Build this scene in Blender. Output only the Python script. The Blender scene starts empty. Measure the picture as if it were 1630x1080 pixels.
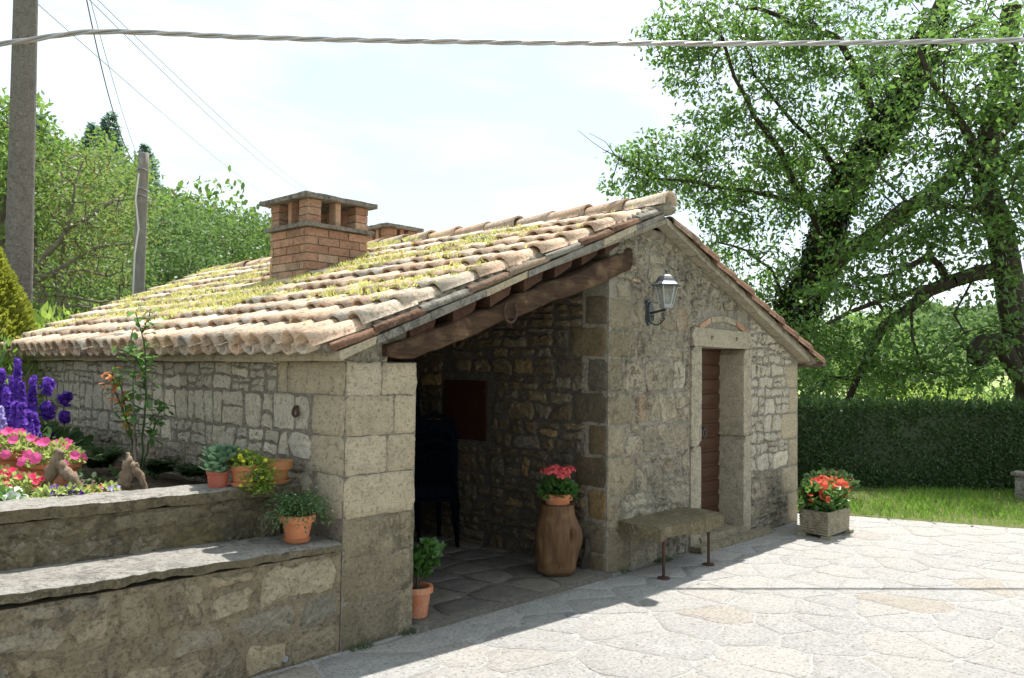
import bpy, math, random
import numpy as np
from mathutils import Vector, Matrix
R_=math.radians
rnd=random.Random(7); rg=np.random.default_rng(11)
scn=bpy.context.scene
col=scn.collection
# ---------------------------------------------------------------- camera, light, exposure
CAM=np.array([0,0,1.62]); F=1318.436
RM=np.array([[0.6816734595809679,0.03768601239959823,0.7306853351288308],[-0.7315301499233531,0.016543438019468056,0.6816083585253431],[0.013599053497617813,-0.9991526805888644,0.03884567692878554]])
cam=bpy.data.cameras.new('camera'); cam.sensor_width=36; cam.lens=F/1630*36; cam.clip_start=.05; cam.clip_end=4000
co=bpy.data.objects.new('camera',cam); col.objects.link(co); scn.camera=co
m=Matrix.Identity(4)
for i in range(3):
    m[i][0]=RM[i,0]; m[i][1]=-RM[i,1]; m[i][2]=-RM[i,2]
m[0][3],m[1][3],m[2][3]=CAM
co.matrix_world=m
SUN=np.array([.36,.15,1.0]); SUN/=np.linalg.norm(SUN)
elev=math.asin(SUN[2]); az=math.atan2(SUN[0],SUN[1])
w=bpy.data.worlds.new('World'); scn.world=w; w.use_nodes=True
nt=w.node_tree; bg=nt.nodes['Background']
sky=nt.nodes.new('ShaderNodeTexSky'); sky.sky_type='NISHITA'; sky.sun_disc=False; sky.sun_elevation=elev; sky.sun_rotation=az
sky.air_density=1.0; sky.dust_density=1.6; sky.ozone_density=1.0
tc=nt.nodes.new('ShaderNodeTexCoord'); mp=nt.nodes.new('ShaderNodeMapping'); mp.inputs['Scale'].default_value=(1.2,1.2,4.5)
nt.links.new(tc.outputs['Generated'],mp.inputs[0])
nz=nt.nodes.new('ShaderNodeTexNoise'); nz.inputs['Scale'].default_value=1.9; nz.inputs['Detail'].default_value=9; nz.inputs['Roughness'].default_value=.55; nz.inputs['Distortion'].default_value=.6
nt.links.new(mp.outputs[0],nz.inputs['Vector'])
cr=nt.nodes.new('ShaderNodeMapRange'); cr.inputs[1].default_value=.38; cr.inputs[2].default_value=.68; cr.inputs[3].default_value=.44; cr.inputs[4].default_value=.95
nt.links.new(nz.outputs['Fac'],cr.inputs[0])
mx=nt.nodes.new('ShaderNodeMix'); mx.data_type='RGBA'; mx.inputs['B'].default_value=(6.2,6.9,6.95,1)
nt.links.new(cr.outputs[0],mx.inputs['Factor']); nt.links.new(sky.outputs[0],mx.inputs['A'])
nt.links.new(mx.outputs['Result'],bg.inputs['Color']); bg.inputs['Strength'].default_value=.11
sl=bpy.data.lights.new('sun','SUN'); sl.energy=5.0; sl.angle=R_(.53); sl.color=(1,.965,.91)
so=bpy.data.objects.new('sun',sl); col.objects.link(so); so.rotation_euler=Vector(tuple(-SUN)).to_track_quat('-Z','Y').to_euler(); so.location=(10,5,30)
scn.view_settings.view_transform='Standard'; scn.view_settings.look='None'; scn.view_settings.gamma=1; scn.view_settings.exposure=.88; scn.view_settings.use_curve_mapping=False
# ---------------------------------------------------------------- geometry helpers
def ray(x,y):
    v=np.array([x-815.,y-540.,F]); return RM@(v/np.linalg.norm(v))
def onz(x,y,z=0.): r=ray(x,y); return CAM+r*(z-CAM[2])/r[2]
def onx(x,y,X): r=ray(x,y); return CAM+r*X/r[0]
def ony(x,y,Y): r=ray(x,y); return CAM+r*Y/r[1]
def at(x,y,D): return CAM+ray(x,y)*D
def proj(p):
    c=(np.asarray(p)-CAM)@RM; return 815+F*c[...,0]/c[...,2],540+F*c[...,1]/c[...,2]
WL={}
def mesh(name,V,Fc,smooth=False):
    me=bpy.data.meshes.new(name); me.from_pydata([tuple(v) for v in V],[],Fc)
    if smooth is True: me.polygons.foreach_set('use_smooth',[True]*len(me.polygons))
    elif smooth: me.polygons.foreach_set('use_smooth',[bool(smooth(i)) for i in range(len(me.polygons))])
    me.update(); return me
def fastmesh(name,V,Fa,smooth=False):
    me=bpy.data.meshes.new(name); V=np.asarray(V,dtype=np.float32); Fa=np.asarray(Fa,dtype=np.int32); k=Fa.shape[1]
    me.vertices.add(len(V)); me.vertices.foreach_set('co',V.ravel())
    me.loops.add(Fa.size); me.loops.foreach_set('vertex_index',Fa.ravel())
    me.polygons.add(len(Fa)); me.polygons.foreach_set('loop_start',np.arange(0,Fa.size,k,dtype=np.int32))
    if smooth: me.polygons.foreach_set('use_smooth',np.ones(len(Fa),dtype=bool))
    me.update(calc_edges=True); me.validate(); return me
def link(name,me,mat,parent=None,loc=(0,0,0),rot=None):
    """loc is a world location; parents are never rotated"""
    if mat is not None and not me.materials: me.materials.append(mat)
    o=bpy.data.objects.new(name,me); col.objects.link(o)
    loc=np.asarray(loc,float)
    if parent is not None:
        o.parent=parent; o.location=tuple(loc-WL[parent.name])
    else: o.location=tuple(loc)
    WL[o.name]=loc
    if rot is not None: o.rotation_euler=rot
    return o
def empty(name,loc,parent=None):
    o=bpy.data.objects.new(name,None); col.objects.link(o); o.empty_display_size=.2
    loc=np.asarray(loc,float)
    if parent is not None: o.parent=parent; o.location=tuple(loc-WL[parent.name])
    else: o.location=tuple(loc)
    WL[o.name]=loc; return o
def tag(o,label,cat,group=None):
    o['label']=label; o['category']=cat
    if group: o['group']=group
    return o
def thing(name,label,cat,loc,group=None): return tag(empty(name,loc),label,cat,group)
def kind(o,k): o['kind']=k; return o
def orphan(V,loc): return [np.asarray(v)-loc for v in V]
class MB:
    def __init__(s): s.v=[]; s.f=[]
    def add(s,V,Fc):
        b=len(s.v); s.v+= [tuple(map(float,v)) for v in V]; s.f+=[[b+i for i in f] for f in Fc]; return s
    def box(s,a,b,j=0.):
        x0,y0,z0=a; x1,y1,z1=b
        V=[(x,y,z) for z in (z0,z1) for y in (y0,y1) for x in (x0,x1)]
        if j: V=[tuple(c+rnd.uniform(-j,j) for c in v) for v in V]
        return s.add(V,[(0,2,3,1),(4,5,7,6),(0,1,5,4),(2,6,7,3),(0,4,6,2),(1,3,7,5)])
    def obox(s,c,ax,ay,az):
        c,ax,ay,az=map(np.asarray,(c,ax,ay,az))
        V=[c+ax*i+ay*j+az*k for k in (-.5,.5) for j in (-.5,.5) for i in (-.5,.5)]
        return s.add(V,[(0,2,3,1),(4,5,7,6),(0,1,5,4),(2,6,7,3),(0,4,6,2),(1,3,7,5)])
    def tube(s,P,Rr,n=8,cap=True,sq=None):
        P=[np.asarray(p,float) for p in P]; k=len(P)
        if not hasattr(Rr,'__len__'): Rr=[Rr]*k
        T=[P[min(i+1,k-1)]-P[max(i-1,0)] for i in range(k)]; T=[t/(np.linalg.norm(t)+1e-9) for t in T]
        u=np.cross(T[0],(0,0,1.)); 
        if np.linalg.norm(u)<.1: u=np.cross(T[0],(1.,0,0))
        V=[]
        for i in range(k):
            u=u-T[i]*u.dot(T[i]); u/=np.linalg.norm(u); v=np.cross(T[i],u)
            for j in range(n):
                a=2*math.pi*j/n; V.append(P[i]+(u*math.cos(a)+v*math.sin(a))*Rr[i]*(1 if sq is None else sq[(i*n+j)%len(sq)]))
        Fc=[(i*n+j,i*n+(j+1)%n,(i+1)*n+(j+1)%n,(i+1)*n+j) for i in range(k-1) for j in range(n)]
        if cap: Fc+=[tuple(range(n))[::-1],tuple((k-1)*n+j for j in range(n))]
        return s.add(V,Fc)
    def lathe(s,prof,c=(0,0,0),n=20,wob=0.):
        V=[]
        for (r,z) in prof:
            for j in range(n):
                a=2*math.pi*j/n; q=1+wob*math.sin(3*a+z*9)
                V.append((c[0]+r*q*math.cos(a),c[1]+r*q*math.sin(a),c[2]+z))
        k=len(prof)
        return s.add(V,[(i*n+j,i*n+(j+1)%n,(i+1)*n+(j+1)%n,(i+1)*n+j) for i in range(k-1) for j in range(n)])
    def prism(s,poly,P,w0,w1):
        n=len(poly); V=[P(u,v,w0) for u,v in poly]+[P(u,v,w1) for u,v in poly]
        return s.add(V,[tuple(range(n))[::-1],tuple(range(n,2*n))]+[(i,(i+1)%n,n+(i+1)%n,n+i) for i in range(n)])
    def ico(s,c,r,sub=1,j=0.):
        V,Fc=ICO[sub]; r=np.asarray(r)*np.ones(3)
        return s.add([np.asarray(c)+v*r*(1+rnd.uniform(-j,j)) for v in V],Fc)
    def out(s,name,mat,parent=None,loc=None,smooth=False,rot=None):
        V=np.array(s.v)
        if loc is None: loc=WL[parent.name] if parent is not None else V.mean(0)
        return link(name,mesh(name,V-np.asarray(loc),s.f,smooth),mat,parent,loc,rot)
def _ico():
    t=(1+5**.5)/2; V=[np.array(v,float)/math.hypot(1,t) for v in [(-1,t,0),(1,t,0),(-1,-t,0),(1,-t,0),(0,-1,t),(0,1,t),(0,-1,-t),(0,1,-t),(t,0,-1),(t,0,1),(-t,0,-1),(-t,0,1)]]
    Fc=[(0,11,5),(0,5,1),(0,1,7),(0,7,10),(0,10,11),(1,5,9),(5,11,4),(11,10,2),(10,7,6),(7,1,8),(3,9,4),(3,4,2),(3,2,6),(3,6,8),(3,8,9),(4,9,5),(2,4,11),(6,2,10),(8,6,7),(9,8,1)]
    out={0:(V,Fc)}
    for k in (1,2,3):
        V=list(V); c={}; nf=[]
        def mid(a,b):
            q=(min(a,b),max(a,b))
            if q not in c: p=V[a]+V[b]; V.append(p/np.linalg.norm(p)); c[q]=len(V)-1
            return c[q]
        for a,b,d in Fc: x,y,z=mid(a,b),mid(b,d),mid(d,a); nf+=[(a,x,z),(b,y,x),(d,z,y),(x,y,z)]
        Fc=nf; out[k]=(V,Fc)
    return out
ICO=_ico()
# smooth value noise, vectorised
_tab=rg.random((32,32,32))
def vn(P,s=1.):
    P=np.asarray(P,float)*s; i=np.floor(P).astype(int); f=P-i; f=f*f*(3-2*f); r=0
    for dx in (0,1):
        for dy in (0,1):
            for dz in (0,1):
                wt=(f[...,0] if dx else 1-f[...,0])*(f[...,1] if dy else 1-f[...,1])*(f[...,2] if dz else 1-f[...,2])
                r=r+wt*_tab[(i[...,0]+dx)%32,(i[...,1]+dy)%32,(i[...,2]+dz)%32]
    return r*2-1
def rotframes(D,N):
    D=D/np.linalg.norm(D,axis=1,keepdims=True); B=np.cross(N,D); B/=np.linalg.norm(B,axis=1,keepdims=True)+1e-9; N=np.cross(D,B)
    return np.stack([D,B,N],axis=2)
def instV(tv,tf,P,D,N,S):
    """template (x = along the leaf) at points P, directions D, normals N, sizes S"""
    tv=np.asarray(tv,float); tf=np.asarray(tf); P=np.asarray(P,float); n=len(P)
    S=np.ones(n)*S if np.ndim(S)==0 else S
    M=rotframes(np.asarray(D,float),np.asarray(N,float))
    V=np.einsum('nij,kj->nki',M,tv)*S[:,None,None]+P[:,None,:]
    Fa=tf[None]+ (np.arange(n)*len(tv))[:,None,None]
    return V.reshape(-1,3),Fa.reshape(-1,tf.shape[1])
def scatter(name,tv,tf,P,D,N,S,mat,parent=None,loc=None,k=None,smooth=False):
    V,Fa=instV(tv,tf,P,D,N,S)
    if loc is None: loc=WL[parent.name] if parent is not None else V.mean(0)
    o=link(name,fastmesh(name,V-np.asarray(loc),Fa,smooth),mat,parent,loc)
    if k or parent is not None: o['kind']=k or 'stuff'
    return o
def rv(n,s=None):
    v=rg.normal(size=(n,3)); return v/np.linalg.norm(v,axis=1,keepdims=True)
LEAF=([(0,0,0),(.45,.24,.06),(1,0,-.05),(.45,-.24,.06)],[(0,1,2,3)])
LEAFW=([(0,0,0),(.3,.3,.05),(.75,.26,.04),(1,0,-.08),(.75,-.26,.04),(.3,-.3,.05)],[(0,1,2,3),(0,3,4,5)])
BLADE=([(0,.06,0),(0,-.06,0),(.55,-.045,.03),(.55,.045,.03),(1,-.004,.16),(1,.004,.16)],[(0,1,2,3),(3,2,4,5)])
def segs(name,P0,P1,R0,R1,mat,parent=None,loc=None,n=5):
    P0=np.asarray(P0);P1=np.asarray(P1);N=len(P0); T=P1-P0; L=np.linalg.norm(T,axis=1,keepdims=True)+1e-9; T=T/L
    a=np.where(np.abs(T[:,2:3])>.9,np.array([[1.,0,0]]),np.array([[0,0,1.]])); U=np.cross(T,a); U/=np.linalg.norm(U,axis=1,keepdims=True); W=np.cross(T,U)
    an=np.arange(n)*2*math.pi/n; C=np.cos(an)[None,:,None]; S=np.sin(an)[None,:,None]
    ring=U[:,None]*C+W[:,None]*S
    V=np.concatenate([P0[:,None]+ring*R0[:,None,None],P1[:,None]+ring*R1[:,None,None]],1).reshape(-1,3)
    j=np.arange(n); f=np.stack([j,(j+1)%n,n+(j+1)%n,n+j],1); Fa=(f[None]+(np.arange(N)*2*n)[:,None,None]).reshape(-1,4)
    if loc is None: loc=WL[parent.name] if parent is not None else V.mean(0)
    return link(name,fastmesh(name,V-np.asarray(loc),Fa,True),mat,parent,loc)
# ---------------------------------------------------------------- materials
def mk(name):
    m=bpy.data.materials.new(name); m.use_nodes=True; t=m.node_tree; b=t.nodes['Principled BSDF']; b.inputs['Specular IOR Level'].default_value=.25; return m,t,b
def NN(t,k,**kw):
    n=t.nodes.new(k)
    for a,v in kw.items():
        if isinstance(a,str) and a in n.inputs: n.inputs[a].default_value=v
        else: setattr(n,a,v)
    return n
def noise(t,vec,scale,detail=5,rough=.6,dist=0.):
    n=t.nodes.new('ShaderNodeTexNoise'); n.inputs['Scale'].default_value=scale; n.inputs['Detail'].default_value=detail; n.inputs['Roughness'].default_value=rough; n.inputs['Distortion'].default_value=dist
    t.links.new(vec,n.inputs['Vector']); return n.outputs['Fac']
def ramp(t,fac,a,b,lo=0.,hi=1.):
    n=t.nodes.new('ShaderNodeMapRange'); n.inputs[1].default_value=a; n.inputs[2].default_value=b; n.inputs[3].default_value=lo; n.inputs[4].default_value=hi; t.links.new(fac,n.inputs[0]); return n.outputs[0]
def mixc(t,fac,A,B,mode='MIX'):
    n=t.nodes.new('ShaderNodeMix'); n.data_type='RGBA'; n.blend_type=mode; n.clamp_factor=True
    for s,v in (('A',A),('B',B)):
        if isinstance(v,(tuple,list)): n.inputs[s].default_value=(*v,1) if len(v)==3 else v
        else: t.links.new(v,n.inputs[s])
    if isinstance(fac,(int,float)): n.inputs['Factor'].default_value=fac
    else: t.links.new(fac,n.inputs['Factor'])
    return n.outputs['Result']
def mathn(t,op,a,b=None):
    n=t.nodes.new('ShaderNodeMath'); n.operation=op
    for i,v in enumerate((a,b)):
        if v is None: continue
        if isinstance(v,(int,float)): n.inputs[i].default_value=v
        else: t.links.new(v,n.inputs[i])
    return n.outputs[0]
def ocoord(t):
    """object coordinates, shifted for every object"""
    tc=t.nodes.new('ShaderNodeTexCoord'); oi=t.nodes.new('ShaderNodeObjectInfo'); v=t.nodes.new('ShaderNodeVectorMath'); v.operation='MULTIPLY_ADD'
    cb=t.nodes.new('ShaderNodeCombineXYZ'); t.links.new(oi.outputs['Random'],cb.inputs[0]); t.links.new(oi.outputs['Random'],cb.inputs[1])
    t.links.new(cb.outputs[0],v.inputs[0]); v.inputs[1].default_value=(37,91,0); t.links.new(tc.outputs['Object'],v.inputs[2]); return v.outputs[0],oi.outputs['Random']
def wpos(t): return t.nodes.new('ShaderNodeNewGeometry').outputs['Position']
def bump(t,b,layers):
    prev=None
    for h,st,di in layers:
        n=t.nodes.new('ShaderNodeBump'); n.inputs['Strength'].default_value=st; n.inputs['Distance'].default_value=di; t.links.new(h,n.inputs['Height'])
        if prev is not None: t.links.new(prev,n.inputs['Normal'])
        prev=n.outputs[0]
    t.links.new(prev,b.inputs['Normal'])
def stone_mat(name,c1,c2,c3,dark=(.06,.055,.045),dk=.5,pale=(.5,.48,.42),pl=.3,var=.35,bs=1.,warm=(.36,.25,.12),wm=.0,sc=1.,tool=0.):
    m,t,b=mk(name); v,rn=ocoord(t); w=wpos(t)
    n1=noise(t,v,6*sc,6,.65,.3); base=mixc(t,ramp(t,n1,.3,.7),c1,c2)
    base=mixc(t,ramp(t,rn,.45,1.),base,c3)
    r2=mathn(t,'FRACT',mathn(t,'MULTIPLY',rn,7.31))
    br=ramp(t,r2,0,1,1-var,1+var*.6); cb=t.nodes.new('ShaderNodeCombineColor'); 
    for i in range(3): t.links.new(br,cb.inputs[i])
    base=mixc(t,1.,base,cb.outputs[0],'MULTIPLY')
    if wm: base=mixc(t,ramp(t,mathn(t,'FRACT',mathn(t,'MULTIPLY',rn,13.7)),1-wm,1.,0,.8),base,warm)
    nl=noise(t,w,1.6,5,.6); nf=noise(t,w,44,7,.75); nm=noise(t,w,13,8,.75,.5)
    spk=mathn(t,'MULTIPLY',ramp(t,nm,.47,.57),ramp(t,nl,.4,.6,.25,1))
    base=mixc(t,mathn(t,'MULTIPLY',spk,dk),base,dark)
    sp2=mathn(t,'MULTIPLY',ramp(t,nf,.53,.62),ramp(t,noise(t,w,4.3,4,.6),.45,.6,.1,1))
    base=mixc(t,mathn(t,'MULTIPLY',sp2,pl),base,pale)
    base=mixc(t,mathn(t,'MULTIPLY',ramp(t,nf,.47,.38),.55),base,dark)
    t.links.new(base,b.inputs['Base Color']); b.inputs['Roughness'].default_value=.95; b.inputs['Specular IOR Level'].default_value=.12
    h1=noise(t,v,14*sc,8,.7,.4); h2=noise(t,w,70,6,.75)
    ly=[(h1,min(1,1.*bs),.045),(h2,min(1,.9*bs),.016)]
    if tool:
        mp_=t.nodes.new('ShaderNodeMapping'); mp_.inputs['Scale'].default_value=(5,5,75); t.links.new(w,mp_.inputs[0]); ly.append((noise(t,mp_.outputs[0],1.,4,.6,.3),tool,.02))
    bump(t,b,ly)
    return m
def simple_mat(name,c,c2=None,rough=.8,sc=20,bs=.3,var=.15,spec=.25,metal=0.,wear=None):
    m,t,b=mk(name); v,rn=ocoord(t); c2=c2 or tuple(x*.7 for x in c)
    n1=noise(t,v,sc,6,.65); base=mixc(t,ramp(t,n1,.35,.65),c,c2)
    br=ramp(t,rn,0,1,1-var,1+var); cb=t.nodes.new('ShaderNodeCombineColor')
    for i in range(3): t.links.new(br,cb.inputs[i])
    base=mixc(t,1.,base,cb.outputs[0],'MULTIPLY')
    if wear: base=mixc(t,mathn(t,'MULTIPLY',ramp(t,noise(t,v,sc*.35,6,.7),.5,.62),wear[1]),base,wear[0])
    t.links.new(base,b.inputs['Base Color']); b.inputs['Roughness'].default_value=rough; b.inputs['Specular IOR Level'].default_value=spec; b.inputs['Metallic'].default_value=metal
    bump(t,b,[(noise(t,v,sc*4,6,.7),bs,.006)]); return m
def leaf_mat(name,c1,c2,c3=None,tr=.35,rough=.45,spec=.4):
    m,t,b=mk(name); g=t.nodes.new('ShaderNodeNewGeometry'); rn=g.outputs['Random Per Island']
    base=mixc(t,rn,c1,c2)
    if c3: base=mixc(t,ramp(t,mathn(t,'FRACT',mathn(t,'MULTIPLY',rn,9.7)),.86,.9),base,c3)
    base=mixc(t,ramp(t,noise(t,g.outputs['Position'],1.1,3,.5),.35,.65,0,.35),base,tuple(x*.62 for x in c1))
    t.links.new(base,b.inputs['Base Color']); b.inputs['Roughness'].default_value=rough; b.inputs['Specular IOR Level'].default_value=spec
    tl=t.nodes.new('ShaderNodeBsdfTranslucent'); tcx=mixc(t,.5,base,tuple(min(1,x*1.9) for x in c2)); t.links.new(tcx,tl.inputs['Color'])
    mxs=t.nodes.new('ShaderNodeMixShader'); mxs.inputs[0].default_value=tr; t.links.new(b.outputs[0],mxs.inputs[1]); t.links.new(tl.outputs[0],mxs.inputs[2])
    t.links.new(mxs.outputs[0],t.nodes['Material Output'].inputs['Surface']); return m
M={}
M['rubble']=stone_mat('rubble_stone',(.80,.72,.56),(.71,.63,.49),(.68,.62,.51),pl=.4,dk=.15,wm=.08,warm=(.50,.38,.22),var=.2)
M['gable']=stone_mat('grey_weathered_stone',(.50,.43,.31),(.37,.32,.24),(.50,.45,.34),pl=.75,dk=.72,wm=.10,warm=(.42,.29,.19),bs=1.6,pale=(.56,.53,.46),var=.28,dark=(.055,.048,.036))
M['inner']=stone_mat('porch_shade_stone',(.28,.21,.12),(.17,.13,.08),(.20,.175,.135),pl=.2,dk=.4,wm=.15,warm=(.46,.30,.12),bs=1.2)  # wall stone darkened: the porch's shade is put into its colour
M['ashlar']=stone_mat('sandstone_ashlar',(.57,.475,.33),(.48,.40,.28),(.53,.455,.335),pl=.3,dk=.22,var=.10,bs=.8,tool=.7)
M['ashlar_grey']=stone_mat('lichened_ashlar',(.37,.31,.205),(.26,.22,.145),(.42,.365,.255),pl=.6,dk=.5,var=.2,bs=1.,pale=(.50,.49,.43))
M['planter']=stone_mat('ribbed_planter_concrete',(.42,.37,.26),(.32,.28,.19),(.42,.38,.28),pl=.4,dk=.6,var=0.,bs=.8)
M['retain']=stone_mat('garden_wall_stone',(.50,.41,.27),(.36,.30,.20),(.42,.385,.30),pl=.4,dk=.45,wm=.18,warm=(.40,.30,.17))
M['mossy']=stone_mat('mossy_stone',(.26,.22,.14),(.17,.145,.095),(.28,.24,.16),pl=.4,dk=.6,wm=.15,warm=(.22,.18,.09))
M['mortar']=stone_mat('lime_mortar',(.46,.41,.31),(.37,.33,.25),(.40,.365,.30),pl=.6,dk=.55,var=0.,bs=1.5,sc=2)
M['mortar_e']=stone_mat('brown_lime_mortar',(.40,.35,.28),(.31,.27,.22),(.40,.365,.30),pl=.3,dk=.4,var=0.,bs=1.4,sc=2)
M['mortar_in']=stone_mat('porch_shade_mortar',(.17,.15,.125),(.12,.105,.09),(.2,.2,.2),pl=.2,dk=.3,var=0.,bs=1.3,sc=2)  # shaded copy of the lime mortar, porch darkness in the colour
M['mortar_wall']=stone_mat('garden_wall_mortar',(.42,.34,.225),(.30,.245,.165),(.33,.275,.19),pl=.45,dk=.65,var=0.,bs=1.3,sc=2)
M['mortar_dark']=stone_mat('mossy_render',(.28,.23,.14),(.18,.15,.092),(.22,.19,.12),pl=.5,dk=.7,var=0.,bs=1.4,sc=2)
M['cap']=stone_mat('cement_coping',(.50,.47,.42),(.40,.375,.33),(.42,.40,.36),pl=.5,dk=.6,var=0.,bs=1.2,sc=1.5)
M['slab']=stone_mat('flagstone',(.47,.455,.43),(.41,.40,.38),(.47,.445,.41),pl=.45,dk=.12,var=.05,bs=.9,pale=(.60,.58,.55),wm=.05,warm=(.42,.36,.29))
M['joint']=stone_mat('paving_joint',(.48,.465,.44),(.42,.41,.39),(.45,.44,.41),pl=.6,dk=.2,var=0.,bs=.8,pale=(.66,.65,.63))
M['slab_in']=stone_mat('porch_shade_flagstone',(.18,.165,.14),(.13,.12,.11),(.19,.17,.14),pl=.2,dk=.3,var=.2,bs=.6)  # floor colour lowered to carry the shade inside the porch
M['jamb']=stone_mat('dressed_stone',(.42,.37,.27),(.35,.31,.23),(.40,.355,.27),pl=.25,dk=.35,var=.06,bs=.6,tool=.5)
M['tile']=stone_mat('terracotta_roof_tile',(.76,.57,.42),(.66,.44,.30),(.74,.63,.50),pl=.5,dk=.25,var=.3,bs=.6,pale=(.78,.72,.62),wm=.15,warm=(.56,.53,.48),sc=2)
M['tile_red']=stone_mat('red_verge_tile',(.33,.19,.125),(.25,.145,.095),(.33,.26,.19),pl=.5,dk=.55,var=.2,bs=.9,pale=(.45,.38,.29),sc=2)
M['brick']=stone_mat('chimney_brick',(.48,.275,.18),(.40,.225,.15),(.48,.33,.23),pl=.25,dk=.3,var=.22,bs=.5,sc=2)
M['concrete']=stone_mat('lichened_concrete',(.34,.31,.265),(.24,.22,.19),(.34,.31,.265),pl=.4,dk=.75,var=0.,bs=.9,dark=(.04,.04,.035))
M['tcut']=simple_mat('terracotta_pot',(.50,.19,.09),(.42,.155,.075),rough=.85,sc=9,bs=.25,var=.08,wear=((.50,.34,.25),.55))
M['tcold']=simple_mat('stained_terracotta',(.44,.18,.09),(.34,.17,.06),rough=.8,sc=5,bs=.2,var=.05,wear=((.36,.26,.08),.6))
M['plastic']=simple_mat('brown_plastic_pot',(.36,.10,.07),(.32,.09,.06),rough=.5,sc=4,bs=.03,var=.04)
M['soil']=simple_mat('dark_soil',(.10,.075,.05),(.05,.035,.025),rough=1,sc=14,bs=1.)
M['iron']=simple_mat('rusty_iron',(.09,.045,.03),(.04,.025,.022),rough=.8,sc=30,bs=.4)
M['dkiron']=simple_mat('dark_cast_metal',(.085,.09,.10),(.06,.065,.075),rough=.42,sc=12,bs=.12,metal=.5,spec=.5)
M['silver']=simple_mat('pale_lantern_metal',(.36,.37,.38),(.27,.28,.29),rough=.5,sc=12,bs=.1,metal=.4,spec=.5)
M['gutter']=simple_mat('brown_painted_metal',(.12,.075,.065),(.10,.06,.055),rough=.4,sc=5,bs=.05,spec=.5)
M['cable']=simple_mat('grey_cable_sheath',(.34,.335,.35),(.28,.275,.29),rough=.35,sc=8,bs=.05,spec=.5)
M['wire']=simple_mat('telephone_wire',(.13,.125,.15),rough=.6,sc=8,bs=.02)
M['navy']=simple_mat('dark_blue_plastic',(.003,.004,.008),(.002,.003,.006),rough=.9,sc=3,bs=.02,spec=.05)
M['polec']=stone_mat('pole_concrete',(.215,.20,.19),(.17,.158,.15),(.2,.19,.18),pl=.5,dk=.5,var=0.,bs=.5,pale=(.42,.36,.30),sc=2)
M['limestone']=stone_mat('pale_limestone',(.42,.36,.24),(.34,.29,.20),(.4,.36,.25),pl=.3,dk=.4,var=.1,bs=1.2,sc=3)
def wood_mat(name,c1,c2,c3,axis=0,bs=1.,sc=1.,rough=.85):
    m,t,b=mk(name); v,rn=ocoord(t); mpp=t.nodes.new('ShaderNodeMapping'); s=[14*sc]*3; s[axis]=1.6*sc; mpp.inputs['Scale'].default_value=s; t.links.new(v,mpp.inputs[0])
    n1=noise(t,mpp.outputs[0],1.6,8,.7,.8); base=mixc(t,ramp(t,n1,.32,.68),c1,c2); n2=noise(t,v,5*sc,5,.6,.5); base=mixc(t,ramp(t,n2,.52,.7,0,.7),base,c3)
    t.links.new(base,b.inputs['Base Color']); b.inputs['Roughness'].default_value=rough
    bump(t,b,[(n1,.8*bs,.02),(noise(t,mpp.outputs[0],7,5,.7),.5*bs,.006)]); return m
M['beam']=wood_mat('old_beam_timber',(.115,.062,.034),(.045,.026,.016),(.24,.155,.09),0,2.6)
M['purlin']=wood_mat('dark_purlin',(.09,.042,.025),(.045,.022,.014),(.13,.07,.04),1,1.4)
M['doorw']=wood_mat('varnished_door_wood',(.075,.036,.022),(.048,.024,.015),(.10,.052,.032),0,.35,rough=.38)
M['shutter']=wood_mat('dark_red_shutter_wood',(.045,.016,.010),(.03,.011,.007),(.055,.02,.012),2,.35,rough=.6)
M['stump']=wood_mat('polished_log',(.17,.092,.042),(.07,.036,.018),(.25,.15,.075),2,1.3,sc=.8,rough=.6)
M['drift']=wood_mat('weathered_root_wood',(.30,.22,.15),(.19,.13,.09),(.38,.31,.23),2,1.2,sc=2)
M['bark']=wood_mat('oak_bark',(.075,.06,.045),(.035,.028,.022),(.12,.11,.09),2,2.,sc=.8,rough=1)
M['twig']=wood_mat('grey_twigs',(.15,.125,.095),(.085,.07,.055),(.22,.19,.15),2,1.,rough=1)
M['palebark']=wood_mat('pale_grey_bark',(.22,.19,.15),(.14,.12,.095),(.30,.26,.21),2,1.,rough=1)
M['polew']=wood_mat('weathered_pole_wood',(.27,.25,.235),(.19,.175,.165),(.33,.31,.29),2,1.,rough=1)
M['oak']=leaf_mat('oak_leaf',(.045,.10,.020),(.12,.22,.045),(.17,.25,.07),tr=.5,rough=.33,spec=.6)
M['ivy']=leaf_mat('ivy_leaf',(.016,.034,.010),(.035,.065,.016),(.10,.05,.025),tr=.2,rough=.35)
M['hedge']=leaf_mat('hedge_leaf',(.03,.07,.018),(.065,.125,.03),tr=.3,rough=.42)
M['wood1']=leaf_mat('hazed_woodland_leaf',(.085,.145,.045),(.14,.225,.07),tr=.35,rough=.6,spec=.2)  # paler, greyer green: mild hillside haze is mixed into the leaf colour
M['wood2']=leaf_mat('thicket_leaf',(.08,.155,.03),(.165,.27,.055),(.22,.21,.06),tr=.45,rough=.5)
M['wood3']=leaf_mat('deep_green_leaf',(.06,.12,.028),(.13,.21,.05),tr=.4,rough=.5)
M['dryleaf']=leaf_mat('olive_russet_leaf',(.09,.15,.035),(.17,.24,.06),(.32,.19,.07),tr=.4,rough=.55)
M['pine']=leaf_mat('pine_needles',(.15,.23,.18),(.22,.30,.24),tr=.5,rough=.7)  # light bluish needles, distance haze painted into the colour
M['cypress']=leaf_mat('golden_cypress_leaf',(.17,.21,.02),(.33,.36,.05),tr=.3,rough=.6)
M['laurel']=leaf_mat('laurel_leaf',(.17,.27,.04),(.33,.44,.09),tr=.45,rough=.35)
M['grass']=leaf_mat('lawn_grass',(.09,.19,.02),(.18,.31,.045),(.30,.33,.12),tr=.4,rough=.6,spec=.2)
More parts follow.
